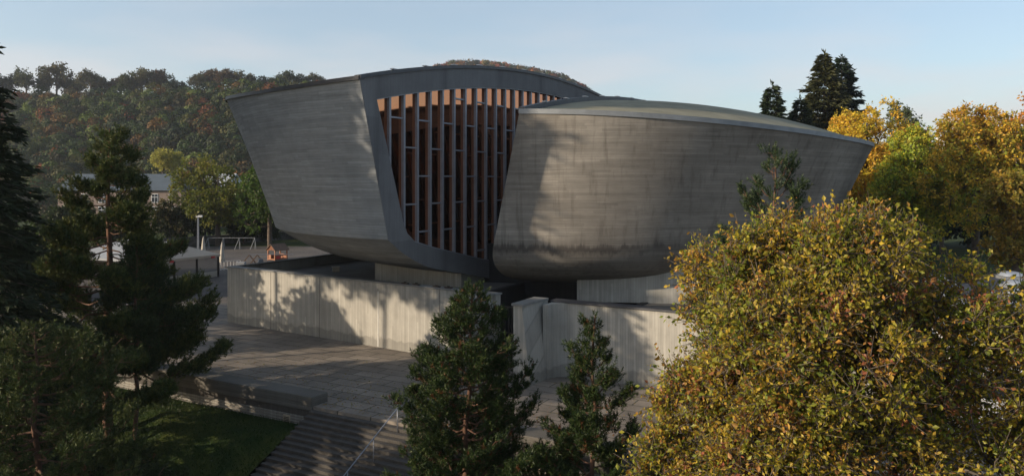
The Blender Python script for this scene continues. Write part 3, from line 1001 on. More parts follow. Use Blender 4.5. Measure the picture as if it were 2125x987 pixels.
def broadleaf(seed, h, r, z_crown, ntips, per_tip, leaf, pal, wts, trunk_r=0.25, lobes=9, spray=0.6, flat=0.85, lopside=(0, 0), twig_leaf=6, r_pow=0.42, top_pal=None, trunk_lean=(0, 0), steps=3, lobe_list=None):
    """returns trunk mesh, crown mesh"""
    rng = np.random.default_rng(seed)
    cz = (z_crown + h) / 2; rz_ = (h - z_crown) / 2
    lob = []
    for i in range(lobes):
        d = rand_dirs(rng, 1)[0]; d[2] *= 0.9
        c = np.array([lopside[0], lopside[1], cz]) + d * np.array([r, r, rz_]) * rng.uniform(0.42, 0.62)
        lob.append((c, rng.uniform(0.36, 0.52)))
    lob.append((np.array([lopside[0] * 0.5, lopside[1] * 0.5, cz]), 0.66))
    T = []
    per = ntips // len(lob) + 1
    for c, s in lob:
        d = rand_dirs(rng, per)
        rr = rng.uniform(0.55, 1.0, (per, 1)) ** 0.5
        T.append(c + d * rr * np.array([r, r, rz_ * flat]) * s)
    if lobe_list:
        T = []
        tot = sum(l[3] ** 2 * l[4] for l in lobe_list)
        for (lx, ly, lz, lr, dn) in lobe_list:
            k_ = int(ntips * lr ** 2 * dn / tot) + 1
            d = rand_dirs(rng, k_)
            T.append(np.array([[lx, ly, lz]]) + d * (rng.uniform(0.42, 1.0, (k_, 1)) ** 0.5) * lr * rng.uniform(0.85, 1.2))
    T = np.concatenate(T)
    T = T[T[:, 2] > z_crown * 0.9]
    nt_ = 9
    trunk = [(trunk_lean[0] * i / nt_ + rng.normal() * 0.05 * (i > 0), trunk_lean[1] * i / nt_ + rng.normal() * 0.05 * (i > 0), (h * 0.82) * i / nt_) for i in range(nt_ + 1)]
    P, par, w, tips = grow(rng, trunk, T, steps=steps)
    rad = trunk_r * (w / w[0]) ** r_pow
    rad = np.maximum(rad, 0.006)
    idx = np.arange(1, len(P)); idx = idx[w[idx] > 0]
    # leafy twigs
    nt = len(T); base = np.repeat(T, per_tip, 0)
    out = base - np.array([0, 0, cz]); out /= np.linalg.norm(out, axis=1, keepdims=True)
    td = rand_dirs(rng, len(base)) + out * 0.55 + np.array([0, 0, 0.1]); td /= np.linalg.norm(td, axis=1, keepdims=True)
    tl = spray * rng.uniform(0.5, 1.2, (len(base), 1))
    te = base + td * tl
    TV, TF = edges_mesh(np.concatenate([P[par[idx]], base]), np.concatenate([P[idx], te]), np.concatenate([np.minimum(rad[par[idx]], rad[idx] * 1.6), np.full(len(base), 0.010)]), np.concatenate([rad[idx], np.full(len(base), 0.005)]), 6 if ntips > 300 else 5)
    k = twig_leaf
    f = np.tile(np.linspace(0.15, 1.0, k), len(base))[:, None]
    C = np.repeat(base, k, 0) + np.repeat(td * tl, k, 0) * f + rng.normal(size=(len(base) * k, 3)) * leaf * 0.35
    D = np.repeat(td, k, 0) * 0.5 + rand_dirs(rng, len(C)) * 0.9 + np.array([0, 0, -0.25]); D /= np.linalg.norm(D, axis=1, keepdims=True)
    # colours: clump choice, then leaf jitter
    clump = palette(rng, nt, pal, wts)
    cc = np.repeat(clump, per_tip * k, 0)
    own = palette(rng, len(C), pal, wts)
    mixf = rng.random((len(C), 1)) ** 1.5
    cc = cc * (1 - mixf) + own * mixf
    if top_pal is not None:
        z = C[:, 2]; g = ((z - cz) / rz_ * 0.8 + rng.normal(size=len(z)) * 0.25).clip(0, 1)[:, None]
        cc = cc * (1 - g) + np.array(top_pal) * g
    cc = cc * (0.75 + 0.5 * rng.random((len(C), 1)))
    V, Fc, cols = leaves_mesh(rng, C, D, leaf, 0.6, cc)
    return (TV, TF), (V, Fc, cols)

def spruce(seed, h, r, z0, col, density=1.0, droop=0.35, leaf=0.3, step=0.42, nwh=8, trunk_r=None):
    rng = np.random.default_rng(seed)
    P = []; Q = []; A = []; B = []; C = []; D = []
    trunk_r = trunk_r or h * 0.011
    n = 10
    for i in range(n):
        P.append((0, 0, h * i / n)); Q.append((0, 0, h * (i + 1) / n)); A.append(trunk_r * (1 - i / n) + 0.015); B.append(trunk_r * (1 - (i + 1) / n) + 0.012)
    z = z0
    while z < h - 0.15:
        f = (z - z0) / (h - z0)
        Rr = r * (1 - f) ** 0.85 * (0.6 + 0.4 * min(1, f * 5)) + 0.12
        for k in range(nwh):
            if rng.random() < 0.08: continue
            a = rng.random() * 6.283; L = Rr * rng.uniform(0.62, 1.15)
            d = np.array([math.cos(a), math.sin(a)])
            m = 5; pts = []
            lift = 0.35 * (f - 0.3)
            for s in range(m + 1):
                t_ = s / m
                zz = z + L * (lift * t_ - droop * t_ * t_ + 0.22 * t_ ** 3) + rng.normal() * 0.02
                pts.append(np.array([d[0] * L * t_, d[1] * L * t_, zz]))
            for s in range(m):
                P.append(pts[s]); Q.append(pts[s + 1]); rr = 0.012 + 0.022 * L / 3
                A.append(rr * (1 - s / m) + 0.004); B.append(rr * (1 - (s + 1) / m) + 0.004)
            ns = max(4, int(L * 7 * density))
            for s in range(ns):
                t_ = rng.uniform(0.12, 1.0) ** 0.8
                x = t_ * m; i0 = min(int(x), m - 1); pp = pts[i0] + (pts[i0 + 1] - pts[i0]) * (x - i0)
                side = rng.choice([-1, 1]); wlen = 0.32 * L * (1.05 - t_) + 0.12
                q = rng.random()
                sd_ = np.array([-d[1] * side, d[0] * side, 0.0])
                off = (sd_ + np.array([d[0], d[1], 0]) * 0.7) * wlen * q
                for _ in range(3):
                    C.append(pp + off + rng.normal(size=3) * 0.05 - np.array([0, 0, q * wlen * 0.25]))
                    D.append(np.array([d[0], d[1], 0]) * 0.9 + sd_ * rng.uniform(0.1, 0.9) + np.array([0, 0, -0.35]) + rng.normal(size=3) * 0.25)
        z += step * rng.uniform(0.8, 1.2) * (1 - 0.45 * f)
    # leader
    for i in range(14):
        C.append(np.array([0, 0, h - 0.5 + 0.04 * i])); D.append(rng.normal(size=3) * 0.5 + np.array([0, 0, 0.8]))
    P, Q = np.array(P, float), np.array(Q, float)
    C, D = np.array(C), np.array(D); D /= np.linalg.norm(D, axis=1, keepdims=True)
    T = edges_mesh(P, Q, np.array(A), np.array(B), 5)
    cc = np.array(col) * (0.65 + 0.7 * rng.random((len(C), 1)))
    V, Fc, cols = leaves_mesh(rng, C, D, leaf, 0.28, cc, 0.1)
    return T, (V, Fc, cols)

def needles(rng, C, D, L, n, nl, nw, cols, open_=0.75):
    """tufts: C base, D axis, L tuft length"""
    m = len(C)
    t = rng.random((m, n, 1))
    base = C[:, None, :] + D[:, None, :] * (t * L)
    rd = rng.normal(size=(m, n, 3)); rd /= np.linalg.norm(rd, axis=2, keepdims=True)
    dr = D[:, None, :] * 0.75 + rd * open_; dr /= np.linalg.norm(dr, axis=2, keepdims=True)
    s = np.cross(dr, rng.normal(size=(m, n, 3))); s /= np.linalg.norm(s, axis=2, keepdims=True)
    ln = nl * rng.uniform(0.7, 1.2, (m, n, 1))
    V = np.stack([base - s * nw / 2, base + s * nw / 2, base + dr * ln], 2).reshape(-1, 3)
    Fc = np.arange(m * n * 3).reshape(-1, 3)
    c = np.repeat(cols[:, None, :], n, 1) * rng.uniform(0.7, 1.35, (m, n, 1))
    return V, Fc, np.repeat(c.reshape(-1, 3), 3, 0)

def pine(seed, h, r, z0, ntuft=2600, tl=0.22, nn=18, nl=0.13, nw=0.022, cols=((0.030, 0.055, 0.018), (0.045, 0.075, 0.025)), shape='cone', trunk_r=0.12, nbr=60, brown=0.03, up=0.5, lean=(0, 0), top_bare=0.0, clump=0.35):
    rng = np.random.default_rng(seed)
    P = []; Q = []; A = []; B = []; TC = []; TD = []
    n = 14
    tp = [np.array([lean[0] * (i / n) ** 1.3 + 0.06 * math.sin(i * 1.3 + seed), lean[1] * (i / n) + 0.05 * math.cos(i * 1.7), h * i / n]) for i in range(n + 1)]
    tp[0][:2] = 0
    for i in range(n):
        P.append(tp[i]); Q.append(tp[i + 1]); A.append(trunk_r * (1 - i / n) ** 0.8 + 0.02); B.append(trunk_r * (1 - (i + 1) / n) ** 0.8 + 0.02)
    def trunk_at(z):
        x = min(max(z / h, 0), 0.9999) * n; i = int(x); return tp[i] + (tp[i + 1] - tp[i]) * (x - i)
    brs = []
    for b in range(nbr):
        f = (b + rng.random()) / nbr
        z = z0 + (h - z0) * (0.98 * f)
        if shape == 'cone': env = (1 - f) ** 0.95 * (0.62 + 0.38 * min(1, f * 4)) + 0.05
        elif shape == 'egg': env = max(0.10, math.sin(math.pi * min(1, (f * 0.80 + 0.20))) ** 0.75)
        elif shape == 'scots': env = (1 - f) ** 1.05 * (0.75 + 0.25 * min(1, f * 4)) + 0.07
        else: env = 0.55 + 0.45 * math.sin(math.pi * min(1, f * 0.9 + 0.15)); env *= (1 - f ** 4) + 0.1
        L = r * env * (rng.uniform(0.5, 1.2) if shape == 'cone' else rng.uniform(0.6, 1.12))
        a = b * 2.4 + rng.normal() * 0.5
        brs.append((z, a, L, f))
    tot = sum(l ** 1.3 for _, _, l, _ in brs)
    for z, a, L, f in brs:
        d = np.array([math.cos(a), math.sin(a), 0]); o = trunk_at(z)
        rise = (0.15 + up * f) * L
        m = 5
        pts = [o + d * L * (s / m) + np.array([0, 0, rise * (s / m) ** 1.6 - 0.10 * L * math.sin(math.pi * s / m)]) + rng.normal(size=3) * 0.03 * L * (s > 0) for s in range(m + 1)]
        br0 = 0.012 + trunk_r * 0.22 * (L / r)
        for s in range(m):
            P.append(pts[s]); Q.append(pts[s + 1]); A.append(br0 * (1 - s / m) + 0.008); B.append(br0 * (1 - (s + 1) / m) + 0.007)
        k = max(5, int(ntuft * (L ** 1.3) / tot))
        sub = max(2, k // 9)
        for s in range(sub):
            t_ = rng.uniform(0.28, 1.0) if shape != 'scots' else rng.uniform(0.42, 1.0)
            x = t_ * m; i0 = min(int(x), m - 1); pp = pts[i0] + (pts[i0 + 1] - pts[i0]) * (x - i0)
            side = np.array([-d[1], d[0], 0]) * rng.normal() * 0.8 + d * 0.7 + np.array([0, 0, rng.uniform(0.0, 0.7)])
            side /= np.linalg.norm(side)
            sl = (0.35 * L * (1.1 - t_) + 0.25) * rng.uniform(0.5, 1.1)
            e = pp + side * sl
            P.append(pp); Q.append(e); A.append(0.012); B.append(0.007)
            kk = max(3, k // sub)
            for _ in range(kk):
                g = rng.uniform(0.3, 1.0)
                TC.append(pp + side * sl * g + rng.normal(size=3) * clump * 0.35)
                dd = side * 0.5 + np.array([0, 0, 0.75]) + rng.normal(size=3) * 0.38
                TD.append(dd / np.linalg.norm(dd))
    for _ in range(7):
        TC.append(trunk_at(h * rng.uniform(0.955, 1.0)) + rng.normal(size=3) * 0.05); dd = np.array([0, 0, 1.0]) + rng.normal(size=3) * 0.35; TD.append(dd / np.linalg.norm(dd))
    TC, TD = np.array(TC), np.array(TD)
    T = edges_mesh(np.array(P), np.array(Q), np.array(A), np.array(B), 6)
    c = palette(rng, len(TC), cols, [1] * len(cols))
    bm = rng.random(len(TC)) < brown
    c[bm] = np.array([0.13, 0.05, 0.02])
    V, Fc, cc = needles(rng, TC, TD, tl, nn, nl, nw, c)
    return T, (V, Fc, cc)

# ------------------------------------------------------------------ hills
def interp(x, xs, ys):
    return float(np.interp(x, xs, ys))
# ridge heights seen from the photo, by bearing (photo x)
R1x = [-700, -100, 0, 150, 300, 430, 560, 700, 800, 900, 1000, 1150, 1400]
R1z = [52, 57, 56, 55, 55, 56, 59, 60, 55, 42, 26, 10, -3]
R2x = [500, 700, 820, 880, 930, 980, 1050, 1120, 1170, 1210, 1260, 1320, 1500]
R2z = [60, 80, 105, 119, 128, 130, 126, 120, 114, 103, 82, 50, -3]
R3x = [-900, 300, 600, 700, 800, 870, 950, 1100, 1300]
R3z = [120, 140, 166, 174, 183, 180, 150, 90, -3]
def sm(t): t = min(1, max(0, t)); return t * t * (3 - 2 * t)
def hill_z(X, Y):
    px = 1062.5 + F * X / Y
    wob = 3.0 * math.sin(X * 0.031 + Y * 0.017) * math.sin(Y * 0.023)
    z = -4.2
    z = max(z, -4.2 + (interp(px, R1x, R1z) + 4) * sm((Y - 215) / 215) * (1 - 0.35 * sm((Y - 520) / 200)) + wob * sm((Y - 240) / 100) * (1 - sm((Y - 400) / 40)))
    if Y > 560: z = max(z, -4.2 + (interp(px, R2x, R2z) + 4) * sm((Y - 560) / 260) * (1 - 0.5 * sm((Y - 950) / 300)))
    if Y > 1000: z = max(z, -4.2 + (interp(px, R3x, R3z) + 4) * sm((Y - 1000) / 350) * (1 - 0.6 * sm((Y - 1500) / 500)))
    return z
vs = []; fs = []
pxs = np.linspace(-900, 1620, 90); Ys = np.concatenate([np.linspace(205, 620, 60), np.linspace(640, 1100, 34), np.linspace(1130, 2200, 24)])
for Y in Ys:
    for p in pxs:
        X = X_at(p, Y); vs.append((X, Y, hill_z(X, Y)))
npx = len(pxs)
for j in range(len(Ys) - 1):
    for i in range(npx - 1):
        a = j * npx + i; fs.append((a, a + 1, a + npx + 1, a + npx))
o = new_mesh('hills', vs, fs, M['earth'], smooth=True); o['kind'] = 'structure'

def far_crowns(seed, pts, rad, nleaf, leaf, pal, wts, hscale=1.25):
    rng = np.random.default_rng(seed)
    pts = np.array(pts); n = len(pts)
    rr = rad * rng.uniform(0.65, 1.3, (n, 1))
    d = rng.normal(size=(n, nleaf, 3)); d /= np.linalg.norm(d, axis=2, keepdims=True)
    d[:, :, 2] = np.abs(d[:, :, 2]) * 1.0 - 0.25
    # lumpy radius: a few random lobes per crown
    lobes = rng.normal(size=(n, 6, 3)); lobes /= np.linalg.norm(lobes, axis=2, keepdims=True)
    dots = np.einsum('nlc,nkc->nlk', d, lobes).max(axis=2, keepdims=True)
    lump = 0.58 + 0.46 * dots.clip(0, 1) ** 3
    rad_ = rr[:, None, :] * lump * rng.uniform(0.80, 1.06, (n, nleaf, 1))
    C = pts[:, None, :] + d * rad_ * np.array([1, 1, hscale])
    nn = d + rng.normal(size=(n, nleaf, 3)) * 0.28 + np.array([0, 0, 0.15]); nn /= np.linalg.norm(nn, axis=2, keepdims=True)
    D = np.cross(nn, rng.normal(size=(n, nleaf, 3))); D /= np.linalg.norm(D, axis=2, keepdims=True)
    c = palette(rng, n, pal, wts) * rng.uniform(0.7, 1.3, (n, 1))
    c = np.repeat(c[:, None, :], nleaf, 1) * rng.uniform(0.7, 1.35, (n, nleaf, 1))
    return leaves_mesh(rng, C.reshape(-1, 3), D.reshape(-1, 3), leaf, 0.8, c.reshape(-1, 3), N=nn.reshape(-1, 3))

HP = [(0.024, 0.042, 0.010), (0.034, 0.056, 0.014), (0.060, 0.060, 0.014), (0.11, 0.058, 0.014), (0.15, 0.05, 0.018), (0.035, 0.032, 0.015), (0.015, 0.028, 0.010), (0.08, 0.11, 0.02)]
rngF = np.random.default_rng(11)
pts = []
tries = 0
while len(pts) < 1900 and tries < 60000:
    tries += 1
    px = rngF.uniform(-420, 900); Y = 222 + 160 * rngF.random() ** 0.9
    X = X_at(px, Y)
    z = hill_z(X, Y)
    pts.append((X, Y, z + rngF.uniform(3.0, 7.0)))
fw = far_crowns(21, pts, 4.8, 270, 0.78, HP, [4, 4.5, 3.0, 2.2, 1.0, 2.2, 3.5, 1.8])
o = new_mesh('woodland', fw[0], fw[1], M['farleaf'], cols=fw[2])
tag(o, 'mixed autumn woodland covering the near hillside behind the houses', 'woodland', kind='stuff')
pts = []
while len(pts) < 700:
    px = rngF.uniform(-420, 900); Y = rngF.uniform(375, 470); X = X_at(px, Y)
    pts.append((X, Y, hill_z(X, Y) + rngF.uniform(-0.5, 1.5)))
fw = far_crowns(24, pts, 3.0, 90, 0.9, [(0.10, 0.05, 0.016), (0.14, 0.05, 0.018), (0.05, 0.055, 0.018), (0.03, 0.04, 0.014)], [2, 1, 3, 3])
o = new_mesh('scrub', fw[0], fw[1], M['farleaf'], cols=fw[2])
tag(o, 'low orange and green scrub along the top of the near hill', 'scrub', kind='stuff')
pts = []
while len(pts) < 1300:
    px = rngF.uniform(740, 1330); Y = rngF.uniform(640, 900)
    X = X_at(px, Y); z = hill_z(X, Y)
    if z > 20: pts.append((X, Y, z + 3))
HP2 = [(0.05, 0.06, 0.02), (0.12, 0.08, 0.02), (0.19, 0.07, 0.02), (0.20, 0.045, 0.02), (0.025, 0.04, 0.02)]
fw = far_crowns(22, pts, 6.5, 110, 1.6, HP2, [4, 3, 3, 1.6, 3])
o = new_mesh('woodland', fw[0], fw[1], M['farleaf'], cols=fw[2])
tag(o, 'red and green autumn woodland on the distant hilltop above the curved roof', 'woodland', kind='stuff')
pts = []
while len(pts) < 900:
    px = rngF.uniform(480, 960); Y = rngF.uniform(1150, 1420)
    X = X_at(px, Y); z = hill_z(X, Y); pts.append((X, Y, z + 3))
fw = far_crowns(23, pts, 9, 60, 2.6, [(0.03, 0.045, 0.02), (0.05, 0.06, 0.02)], [1, 1], 1.5)
o = new_mesh('woodland', fw[0], fw[1], M['farleaf'], cols=fw[2])
tag(o, 'bluish dark forest on the farthest ridge, left of the museum roof', 'woodland', kind='stuff')

# trees standing out on the ridge
GREENS = [(0.045, 0.062, 0.02), (0.065, 0.08, 0.025), (0.085, 0.09, 0.03)]
ridge_kinds = []
specs = [
    (31, 13.5, 5.2, 2.5, GREENS, [2, 2, 1], 'dusty green'),
    (32, 15.0, 6.0, 3.0, [(0.075, 0.07, 0.03), (0.06, 0.07, 0.025), (0.10, 0.085, 0.03)], [1, 1, 1], 'olive'),
    (33, 14.0, 4.5, 3.5, [(0.09, 0.05, 0.025), (0.07, 0.055, 0.03)], [1, 1], 'thin brownish'),
    (34, 12.0, 5.5, 2.0, [(0.028, 0.042, 0.018), (0.04, 0.055, 0.02)], [1, 1], 'dark green'),
]
for sdd, hh, rr, zc, pal, wt_, word in specs:
    T, Cw = broadleaf(sdd, hh, rr, zc, 90, 6, 0.75, pal, wt_, 0.35, lobes=7, spray=1.3, twig_leaf=4)
    ridge_kinds.append((T, Cw, word))
ridge = [(-60, 1, 1.15), (55, 0, 1.05), (118, 1, 1.18), (160, 0, 0.95), (212, 3, 0.95), (240, 2, 0.9), (262, 0, 1.0), (293, 1, 1.05), (322, 2, 1.1), (352, 0, 0.9), (380, 3, 0.75), (440, 2, 1.1), (462, 2, 1.0), (492, 1, 0.95), (515, 1, 0.85), (545, 3, 0.9), (572, 3, 0.95), (600, 3, 1.0), (628, 3, 0.85), (655, 1, 0.75), (20, 3, 1.0), (86, 0, 0.95), (138, 3, 1.05), (188, 1, 0.95), (278, 3, 0.85), (410, 1, 0.85)]
first = {}
words_pos = ['hidden by the edge spruce', 'second from the left end', 'tallest, near the left end', 'right beside the tallest one', 'left of a thin brown tree', 'thin, left of centre', 'above the orange scrub', 'broad, right of the rounded green one', 'tall thin, mid ridge', 'right of the tall thin one', 'low, at the gap in the ridge line', 'bare looking, left of its twin', 'bare looking, right of its twin', 'left above the museum corner', 'small, above the museum corner', 'first of four dark ones by the roof', 'second of four dark ones by the roof', 'third of four dark ones by the roof', 'last of four dark ones by the roof', 'low, where the roof hides the ridge', 'nearest the left frame edge', 'between two tall ones near the left end', 'right of the tallest one', 'left of the rounded green ones', 'short, between two dusty green ones', 'short, left of the bare looking pair']
for i, (px, kd, sc) in enumerate(ridge):
    Y = 432 + (i * 37 % 17) - 8 + (18 if px > 480 else 0)
    X = X_at(px, Y); z = hill_z(X, Y) - 0.5
    T, Cw, word = ridge_kinds[kd]
    if kd not in first:
        t = build_tree('ridge_tree', T, Cw, M['bark'], M['farleaf'], (X, Y, z), 'x', 'tree', 'trees on the ridge line')
        first[kd] = t
    else:
        t = copy_tree(first[kd]); t.location = (X, Y, z)
    sc *= 1.24; t.scale = (sc, sc, sc); t.rotation_euler = (0, 0, i * 1.7)
    t['label'] = f'{word} tree on the left ridge line, {words_pos[i]}'

# ------------------------------------------------------------------ mid distance, left
T, Cw = broadleaf(41, 15.8, 7.4, 1.2, 520, 8, 0.34, [(0.12, 0.14, 0.02), (0.17, 0.165, 0.025), (0.08, 0.105, 0.018), (0.24, 0.20, 0.03)], [3, 2, 3, 0.7], 0.4, lobes=12, spray=0.9, twig_leaf=5)
build_tree('maple_tree', T, Cw, M['bark'], M['leaf'], (X_at(452, 122), 122, 0), 'broad olive green tree behind the playground, right of the floodlight pole', 'tree')
T, Cw = broadleaf(42, 12.8, 6.5, 1.5, 360, 8, 0.34, [(0.055, 0.105, 0.016), (0.085, 0.13, 0.02)], [2, 1], 0.35, lobes=10, spray=0.9, twig_leaf=5)
build_tree('linden_tree', T, Cw, M['bark'], M['leaf'], (X_at(560, 118), 118, 0), 'darker green tree touching the museum left silhouette', 'tree')
T, Cw = broadleaf(43, 8.2, 3.2, 0.8, 150, 6, 0.33, [(0.03, 0.04, 0.012), (0.09, 0.07, 0.015)], [4, 1], 0.2, spray=0.7, twig_leaf=5)
build_tree('small_tree', T, Cw, M['bark'], M['leaf'], (X_at(352, 120), 120, 0), 'small dark tree left of the floodlight pole', 'tree')
T, Cw = broadleaf(44, 9.5, 5.6, 1.0, 200, 6, 0.42, [(0.38, 0.34, 0.07), (0.28, 0.28, 0.05)], [1, 1], 0.3, spray=0.9, twig_leaf=5)
Yq = 215; build_tree('pale_tree', T, Cw, M['bark'], M['leaf'], (X_at(338, Yq), Yq, Z_at(363, Yq) - 0.8), 'pale yellow round tree at the foot of the wooded hill', 'tree')
T, Cw = broadleaf(45, 4.6, 2.6, 0.2, 130, 7, 0.3, [(0.02, 0.032, 0.012), (0.03, 0.045, 0.015)], [1, 1], 0.12, spray=0.6, twig_leaf=5)
b0 = build_tree('bush', T, Cw, M['bark'], M['leaf'], (X_at(505, 126), 126, 0), 'dark bush beside the white play frames', 'bush', 'dark bushes around the grounds')
for px, Y, s, lab in ((560, 128, 1.3, 'dark bush under the museum overhang, behind the playground'), (640, 136, 1.5, 'dark bush farthest right at the playground edge'), (365, 132, 1.4, 'dark bush behind the grey stone wall'), (425, 134, 1.6, 'dark bush below the olive green tree'), (700, 142, 1.8, 'dark bush just left above the deck floodlight'), (95, 70, 1.5, 'dark bush between the edge spruce and the tall pine'), (30, 66, 1.6, 'dark bush behind the edge spruce'), (150, 110, 1.7, 'dark bush in front of the pinkish house, left'), (245, 118, 1.4, 'dark bush in front of the pinkish house, right'), (1850, 118, 2.2, 'dark bush under the yellow maple'), (1930, 122, 2.4, 'dark bush left of the dark maple trunk'), (2010, 120, 2.3, 'dark bush behind the dark maple trunk'), (2090, 124, 2.4, 'dark bush at the far right under the orange maple')):
    c = copy_tree(b0); c.location = (X_at(px, Y), Y, 0); c.scale = (s, s, s); c['label'] = lab

# long grey stone wall
mb = MB()
x0, x1 = X_at(362, 128), X_at(510, 128)
p0_, p1_ = Vector((X_at(340, 118), 118, 0)), Vector((X_at(640, 138), 138, 0))
dd = (p1_ - p0_).normalized(); pp_ = Vector((-dd.y, dd.x, 0))
mb.prism([(q.x, q.y) for q in (p0_, p1_, p1_ + pp_ * 0.5, p0_ + pp_ * 0.5)], 0, 1.35)
mb.prism([(q.x, q.y) for q in (p0_ - pp_ * 0.06, p1_ - pp_ * 0.06, p1_ + pp_ * 0.56, p0_ + pp_ * 0.56)], 1.35, 1.45)
o = mb.build('stone_wall', M['stonewall']); tag(o, 'low rough stone wall closing the playground at the back', 'wall')

# white A-frame play structure
t = empty('play_frame', (X_at(432, 116), 116, 0))
L0 = t.location.copy()
nfr = 4
for k in range(nfr):
    x = k * 2.35; zt = 1.7
    mb = MB()
    mb.bar((x, 0, zt), (x - 0.55, -0.5, 0.0), 0.07); mb.bar((x, 0, zt), (x, 0.5, 0.0), 0.07)
    mb.bar((x, 0, zt), (x, 0, 0), 0.07); mb.build('support', M['flash'], t)
mb = MB(); mb.tube([(0, 0, 1.7), (7.05, 0, 1.7)], 0.04, 8); mb.build('top_bar', M['flash'], t)
tag(t, 'long white climbing frame of slanted supports along the playground edge', 'play frame')

# floodlight pole
Yl = 100
t = empty('lamp_post', (X_at(411, Yl), Yl, 0))
mb = MB(); mb.box((0, 0, 0), (0.26, 0.26, 5.6), 0.2, taper=0.75); mb.build('pole', M['whitecanvas'], t)
mb = MB(); mb.box((0.15, 0, 5.6), (0.75, 0.35, 0.14), 0.1); mb.box((0.3, 0, 5.74), (0.5, 0.3, 0.1), 0.1); mb.build('lamp_head', M['white'], t)
tag(t, 'pale square lamp post with flat lamp head behind the tent', 'lamp post')

# party tent
tc_ = Vector((-31.7, 83.2, 0))
t = empty('party_tent', tc_)
fd = (Vector((-35.6, 76.2, 0)) - tc_).normalized()      # along the front, towards the viewer
bd = Vector((-0.90, 0.43, 0)).normalized()
Wt, Lt, ez, rzt = 8.2, 12.0, 2.42, 4.0
c0 = Vector((0, 0, 0)); c1 = fd * Wt; c2 = c1 + bd * Lt; c3 = bd * Lt
E = Vector((0, 0, ez)); ap = fd * (Wt / 2) + bd * 2.6 + Vector((0, 0, rzt)); ap2 = fd * (Wt / 2) + bd * (Lt - 2.6) + Vector((0, 0, rzt))
ov = [c0 - bd * 0.15 - fd * 0.15 + E, c1 - bd * 0.15 + fd * 0.15 + E, c2 + fd * 0.15 + E, c3 - fd * 0.15 + E, ap, ap2]
lowr = [v - Vector((0, 0, 0.22)) for v in ov[:4]]
o = new_mesh('roof', [tuple(v) for v in ov + lowr], [(0, 1, 4), (1, 2, 5, 4), (2, 3, 5), (3, 0, 4, 5), (0, 6, 7, 1), (1, 7, 8, 2), (2, 8, 9, 3), (3, 9, 6, 0)], [M['canvas'], M['whitecanvas']], t, midx=[0, 1, 0, 0, 0, 1, 0, 0])
for i in range(4):
    p = fd * (Wt * i / 3); mb = MB(); mb.box((p.x, p.y, 0), (0.22, 0.22, ez - 0.2), 0.4); mb.build('post', M['darkmetal'], t)
for i in range(3):
    a_ = fd * (Wt * i / 3 + 0.15); b_ = fd * (Wt * (i + 1) / 3 - 0.15)
    o = new_mesh('side_panel', [tuple(a_ + Vector((0, 0, .06))), tuple(b_ + Vector((0, 0, .06))), tuple(b_ + Vector((0, 0, ez - .25))), tuple(a_ + Vector((0, 0, ez - .25)))], [(0, 1, 2, 3)], M['film'], t)
    mb = MB(); mb.bar(a_ + Vector((0, 0, 0.35)), b_ + Vector((0, 0, 0.35)), 0.06, 0.6); mb.build('skirt_panel', M['parasol'], t)
    m_ = (a_ + b_) / 2
o = new_mesh('back_wall', [tuple(c3), tuple(c2), tuple(c2 + E - Vector((0, 0, .1))), tuple(c3 + E - Vector((0, 0, .1)))], [(0, 1, 2, 3)], M['canvas'], t)
for f_ in (0.1, 0.72):
    p = fd * (Wt * f_) + Vector((0, 0, ez - 0.33)) - bd * 0.19
    mb = MB(); mb.box((p.x, p.y, p.z), (0.45, 0.08, 0.2), math.atan2(fd.y, fd.x)); mb.build('red_sign', M['red'], t)
tag(t, 'beige and white canvas tent with transparent sides on dark posts', 'tent')

# folded parasols
def parasol(px, Y, h, lab):
    t = empty('folded_parasol', (X_at(px, Y), Y, 0))
    mb = MB(); mb.tube([(0, 0, 0.05), (0, 0, h)], 0.03, 8); mb.build('pole', M['metal'], t)
    mb = MB(); mb.tube([(0, 0, 0.6), (0, 0, 0.9), (0, 0, 1.6), (0, 0, h - 0.25), (0, 0, h + 0.05)], [0.30, 0.36, 0.27, 0.12, 0.02], 8); mb.build('canopy', M['parasol'], t)
    mb = MB(); mb.box((0, 0, 0), (0.6, 0.6, 0.08)); mb.build('foot', M['stonewall'], t)
    tag(t, lab, 'parasol', 'folded parasols by the tent')
parasol(461, 92, 3.0, 'folded beige parasol in front, right of the tent')
parasol(422, 101, 3.0, 'folded beige parasol behind the tent roof, next to the lamp post')
# white railing by the tent
t = empty('white_railing', (X_at(458, 89), 89, 0))
mb = MB(); mb.bar((0, 0, 1.0), (1.7, 1.6, 1.0), 0.05); mb.bar((0, 0, 0.12), (1.7, 1.6, 0.12), 0.05); mb.build('rail', M['white'], t)
for k in range(7):
    mb = MB(); mb.bar((1.7 * k / 6, 1.6 * k / 6, 0), (1.7 * k / 6, 1.6 * k / 6, 1.0), 0.045); mb.build('picket', M['white'], t)
tag(t, 'short white railing below the folded parasol', 'railing')

